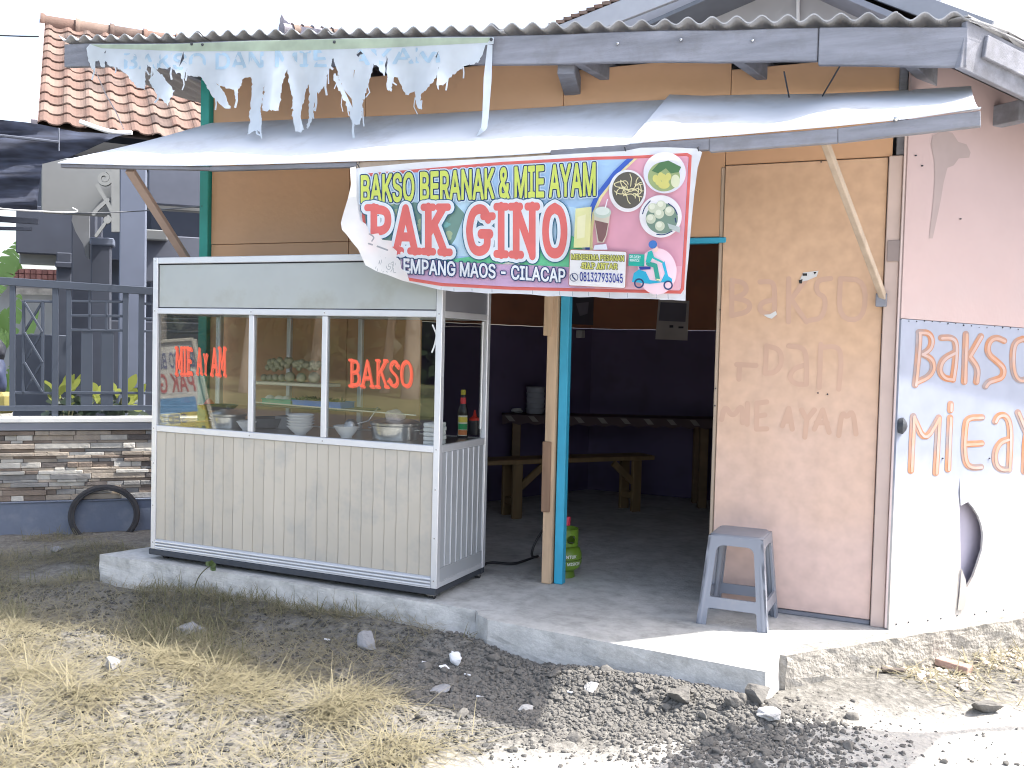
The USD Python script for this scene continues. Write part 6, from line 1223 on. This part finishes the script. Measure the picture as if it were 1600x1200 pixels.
for x, y, q, n_ in ((240, 1035, .10, 3), (262, 1030, .08, 4), (300, 1050, .11, 5), (335, 1062, .11, 5), (372, 1080, .10, 4), (410, 1092, .09, 3), (310, 1090, .12, 3), (350, 1110, .10, 2), (10, 985, .13, 4), (28, 1015, .13, 5), (50, 1050, .12, 4), (20, 1060, .13, 3), (85, 1085, .12, 3), (125, 1082, .1, 3), (165, 1090, .11, 3), (120, 1112, .10, 2), (190, 1062, .1, 2),
    (505, 1112, .08, 4), (540, 1105, .10, 5), (572, 1092, .09, 4), (520, 1135, .09, 2), (608, 1165, .10, 4), (635, 1185, .10, 3), (575, 1195, .1, 2), (20, 1150, .14, 3), (70, 1180, .14, 3), (130, 1165, .12, 2), (10, 1190, .14, 3), (200, 1140, .12, 1), (455, 1060, .09, 1), (700, 1165, .08, 1)):
    P = gpt(x, y); tufts += [(P[0], P[1], -.5 + .5 * math.sin(x), q)] * n_
def in_tuft(r2):
    t = tufts[r2.integers(len(tufts))]; a = r2.uniform(0, 6.28); q = abs(r2.normal()) * t[3] * 1.05
    return t[0] + q * math.cos(a) * 1.3, t[1] + q * math.sin(a), a if r2.random() < .35 else t[2] + r2.normal() * .5
def loose(r2):
    x, y = r2.uniform(-6.3, -1.4), r2.uniform(1.9, 5.1)
    if meshkit.noise(np.array([x * 1.6, y * 1.6, 7.0])) < .42 + max(0, x + 2.3) * .5: return None
    return x, y, r2.uniform(0, 6.28)
def shade_side(r2):
    x = r2.uniform(-6.2, -2.0); y = r2.uniform(3.45, 4.25) if x > -4.6 else r2.uniform(3.4, 5.3)
    if meshkit.noise(np.array([x * 2.3, y * 2.3, 11.0])) < (.52 if y < 4.05 else .36): return None
    return x, y, r2.uniform(0, 6.28)
grass('dry_grass', 5200, in_tuft, .08, .26, straw, 'straw coloured dry grass tufts in front of the stall', 21, 1.40, .0018, .035)
grass('loose_straw', 15000, loose, .05, .19, straw, 'loose flattened straw strewn over the soil', 22, 1.42, .0014, .02)
grass('green_grass', 3200, shade_side, .05, .15, greenish, 'half green grass in the shade along the slab', 23, .95, .002)
grass('shaded_straw', 6000, shade_side, .05, .17, straw, 'dry straw in the shade before the slab', 25, 1.35, .0016)
def side_straw(r2):
    s, o = r2.uniform(-.2, 2.2), abs(r2.normal(0, .3)) + .1; p = W0 + WD * s + WN * o; return p[0], p[1], r2.uniform(0, 6.28)
grass('side_straw', 1500, side_straw, .05, .16, straw, 'dry straw along the footing of the pink wall', 24, 1.3, .0025)
# weed on the slab edge
P = on_z(322, 890, F); wd_ = thing('weed', 'small green weed growing at the slab edge below the cart', 'weed', None, (P[0], P[1] - .06, .0))
wm = leafmat('weed_leaf', (.10, .14, .05), (.18, .24, .08)); sp_ = spline([(P[0] - .02, P[1] - .07, .03), (P[0] - .005, P[1] - .06, .14), on_y(329, 884, P[1] - .05)], 12); obj('stem', tube(sp_, .003, 5), mat('green_stem', (.08, .08, .04), .7), wd_)
for a, b in (((329, 884), (322, 877)), ((329, 884), (338, 881)), ((329, 885), (331, 874)), ((329, 886), (337, 890))): obj('leaf', leaf(on_y(*a, P[1] - .05), on_y(*b, P[1] - .06), .016, .1, 3), wm, wd_, True)

# ---------------------------------------------------------------- across the road and beside the camera (seen only in the glass, or by their shade)
def mirror(P): return np.array([P[0], 2 * CY0 - P[1], P[2]])
bA = [mirror(on_d(x, y, 8.6)) for x, y in ((196, 537), (298, 530), (352, 762), (205, 775))]
sg = thing('roadside_signboard', 'white and yellow menu signboard standing at the roadside', 'signboard', None, (bA[3] + bA[2]) / 2)
ex = bA[1] - bA[0]; ez = bA[0] - bA[3]; sn = np.cross(ex, ez); sn /= np.linalg.norm(sn)
if sn @ (np.array([-3, 4.3, 1]) - bA[0]) < 0: sn = -sn
def sgf(lift):
    def f(u, v, d):      # u from the board's left as read from its front, v up
        a = bA[3] + (bA[2] - bA[3]) * (1 - u); b = bA[0] + (bA[1] - bA[0]) * (1 - u); return a + (b - a) * v + sn * (lift - d)
    return f
obj('board', flat(sbox(0, 0, 1, 1), sgf(0), .02, .25), mat('board_white', (.72, .70, .62), .6), sg)
obj('print', flat(sbox(.03, .03, .97, .56), sgf(.002)), mat('board_yellow', (.70, .58, .12), .6), sg)
obj('print', flat(sbox(.15, .52, .97, .62), sgf(.003)), mat('board_blue', (.15, .35, .60), .6), sg)
for w_, u0, u1, v0, h_, c_ in (('BAKSO BERANAK', .06, .95, .82, .10, (.16, .18, .30)), ('PAK GINO', .12, .92, .66, .12, (.55, .12, .10)), ('SEDIA', .3, .7, .455, .055, (.1, .1, .12)), ('BAKSO BERANAK', .1, .92, .36, .06, (.1, .08, .16)), ('BAKSO BIASA', .1, .85, .26, .06, (.1, .08, .16)), ('MIE AYAM', .1, .7, .16, .06, (.1, .08, .16))):
    t = text_shape(w_); a0, _, a1, _ = t.bounds; t = affinity.translate(affinity.scale(affinity.translate(t, -a0, 0), (u1 - u0) / (a1 - a0), h_, origin=(0, 0)), u0, v0)
    obj('lettering', flat(t, sgf(.005)), mat('board_ink_%d' % int(c_[0] * 100), c_, .6), sg)
fr = mat('board_frame', (.55, .52, .42), .6)
for k in range(4): obj('frame', beam(bA[k] + sn * .01, bA[(k + 1) % 4] + sn * .01, .03, .03, tuple(sn)), fr, sg)
for k, q in ((0, 3), (1, 2)): b = bA[k] - sn * .55; obj('leg', beam(bA[k] - sn * .02, np.array([b[0], b[1], -.06]), .04, .03), fr, sg)
# unseen roof panel, added right of the camera to shade the pale ground
sh = TOSUN / TOSUN[2]
def above(x, y, h): P = gpt(x, y); return P + sh * (h - P[2])
q1, q2 = above(1090, 1138, 2.5), above(1473, 1147, 2.55); q3 = q2 + np.array([-.42, -1.25, -.12]); q4 = q1 + np.array([-.52, -1.25, -.12])
can = thing('lean_to_canopy', 'unseen canopy on poles added right of the camera to cast shade', 'canopy', None, ((q1 + q2) / 2) * [1, 1, 0])
obj('canopy_sheet', T([q1, q2, q3, q4] + [p - [0, 0, .02] for p in (q1, q2, q3, q4)], [[0, 1, 2], [0, 2, 3], [4, 6, 5], [4, 7, 6], [0, 4, 5], [0, 5, 1], [1, 5, 6], [1, 6, 2], [2, 6, 7], [2, 7, 3], [3, 7, 4], [3, 4, 0]]), asbestos, can)
qe = q2 + (q2 - q1) * 1.6; obj('canopy_beam', beam(q1, qe, .04, .04), grey_wood, can); obj('pole', beam(qe, [qe[0], qe[1], -.05], .05, .05, (0, 1, 0)), grey_wood, can)
qg = q3 + (q3 - q4) * 1.6; obj('canopy_beam', beam(q4, qg, .04, .04), grey_wood, can); obj('pole', beam(qg, [qg[0], qg[1], -.05], .05, .05, (0, 1, 0)), grey_wood, can)
# trees and verge beyond the road
leafg = leafmat('tree_leaf', (.03, .06, .015), (.10, .15, .04), trans=.35); bark = mat('pale_bark', (.34, .30, .25), .9, .25, 5, bump=.6, stretch=(3, 3, .6))
struct('grass_verge', box(-90, 90, -40, -8.2, -.06, .02), mat('verge_grass', (.13, .15, .055), .95, .4, 3, bump=.8, bscale=30, dirt=((.28, .24, .12), .5, 1.2)), 'dry green verge on the far side of the road')
tl = ('slender pale trunked tree across the road, leftmost', 'pale trunked tree across the road with a leaning trunk', 'tall pale tree across the road facing the cart', 'tree across the road behind the signboard', 'thick pale tree across the road', 'tree across the road at the far right', 'thin tree across the road between two others', 'bushy tree far back across the road')
for k, (x, y, h, rt) in enumerate(((-22, -14, 7, .22), (-17, -12, 8, .2), (-12.5, -13, 8.5, .25), (-19, -18, 9, .28), (-9, -14, 8, .3), (-3, -15, 9, .3), (-14.5, -15, 7, .16), (-27, -19, 8, .3))):
    t = thing('roadside_tree', tl[k], 'tree', None, (x, y, 0)); r2 = np.random.default_rng(200 + k)
    lean = r2.uniform(-.08, .08, 2) * h; top = np.array([x + lean[0], y + lean[1], h * .8])
    obj('trunk', tube(spline([(x, y, -.1), (x + lean[0] * .3 + .1, y + lean[1] * .3, h * .35), top], 14), np.linspace(rt, rt * .3, 14), 10), bark, t, True)
    for q in range(5):
        s_ = r2.uniform(.45, .9); b = np.array([x + lean[0] * s_, y + lean[1] * s_, h * .8 * s_]); obj('limb', tube([b, b + np.array([r2.normal() * .9, r2.normal() * .9, 1.0 + r2.random()])], [rt * .3, .03], 7), bark, t, True)
    n_ = 1500; cc = r2.normal(size=(9, 3)) * [1.3, 1.3, .9] + top; c = cc[r2.integers(9, size=n_)] + r2.normal(size=(n_, 3)) * .55
    d = r2.normal(size=(n_, 3)); d /= np.linalg.norm(d, axis=1)[:, None]; e = np.cross(d, r2.normal(size=(n_, 3))); e /= np.linalg.norm(e, axis=1)[:, None]
    v = np.stack([c - d * .16, c + e * .07, c + d * .16, c - e * .07], 1).reshape(-1, 3); f = (np.arange(n_)[:, None, None] * 4 + np.array([[0, 1, 2], [0, 2, 3]])[None]).reshape(-1, 3)
    obj('crown', T(v, f), leafg, t)

r2 = np.random.default_rng(77); n_ = 15000; c = np.stack([r2.uniform(-60, 25, n_), r2.normal(-24, 1.6, n_), np.abs(r2.normal(0, 2.4, n_))], 1); c[:, 2] *= .6 + .8 * meshkit.noise(np.stack([c[:, 0] * .25, 0 * c[:, 0], 0 * c[:, 0]], 1))
d = r2.normal(size=(n_, 3)); d /= np.linalg.norm(d, axis=1)[:, None]; e = np.cross(d, r2.normal(size=(n_, 3))); e /= np.linalg.norm(e, axis=1)[:, None]
v = np.stack([c - d * .5, c + e * .28, c + d * .5, c - e * .28], 1).reshape(-1, 3); f = (np.arange(n_)[:, None, None] * 4 + np.array([[0, 1, 2], [0, 2, 3]])[None]).reshape(-1, 3)
obj('thicket', T(v, f), leafg, None, False, 'dense green thicket beyond the verge across the road', 'thicket', None, 'stuff')
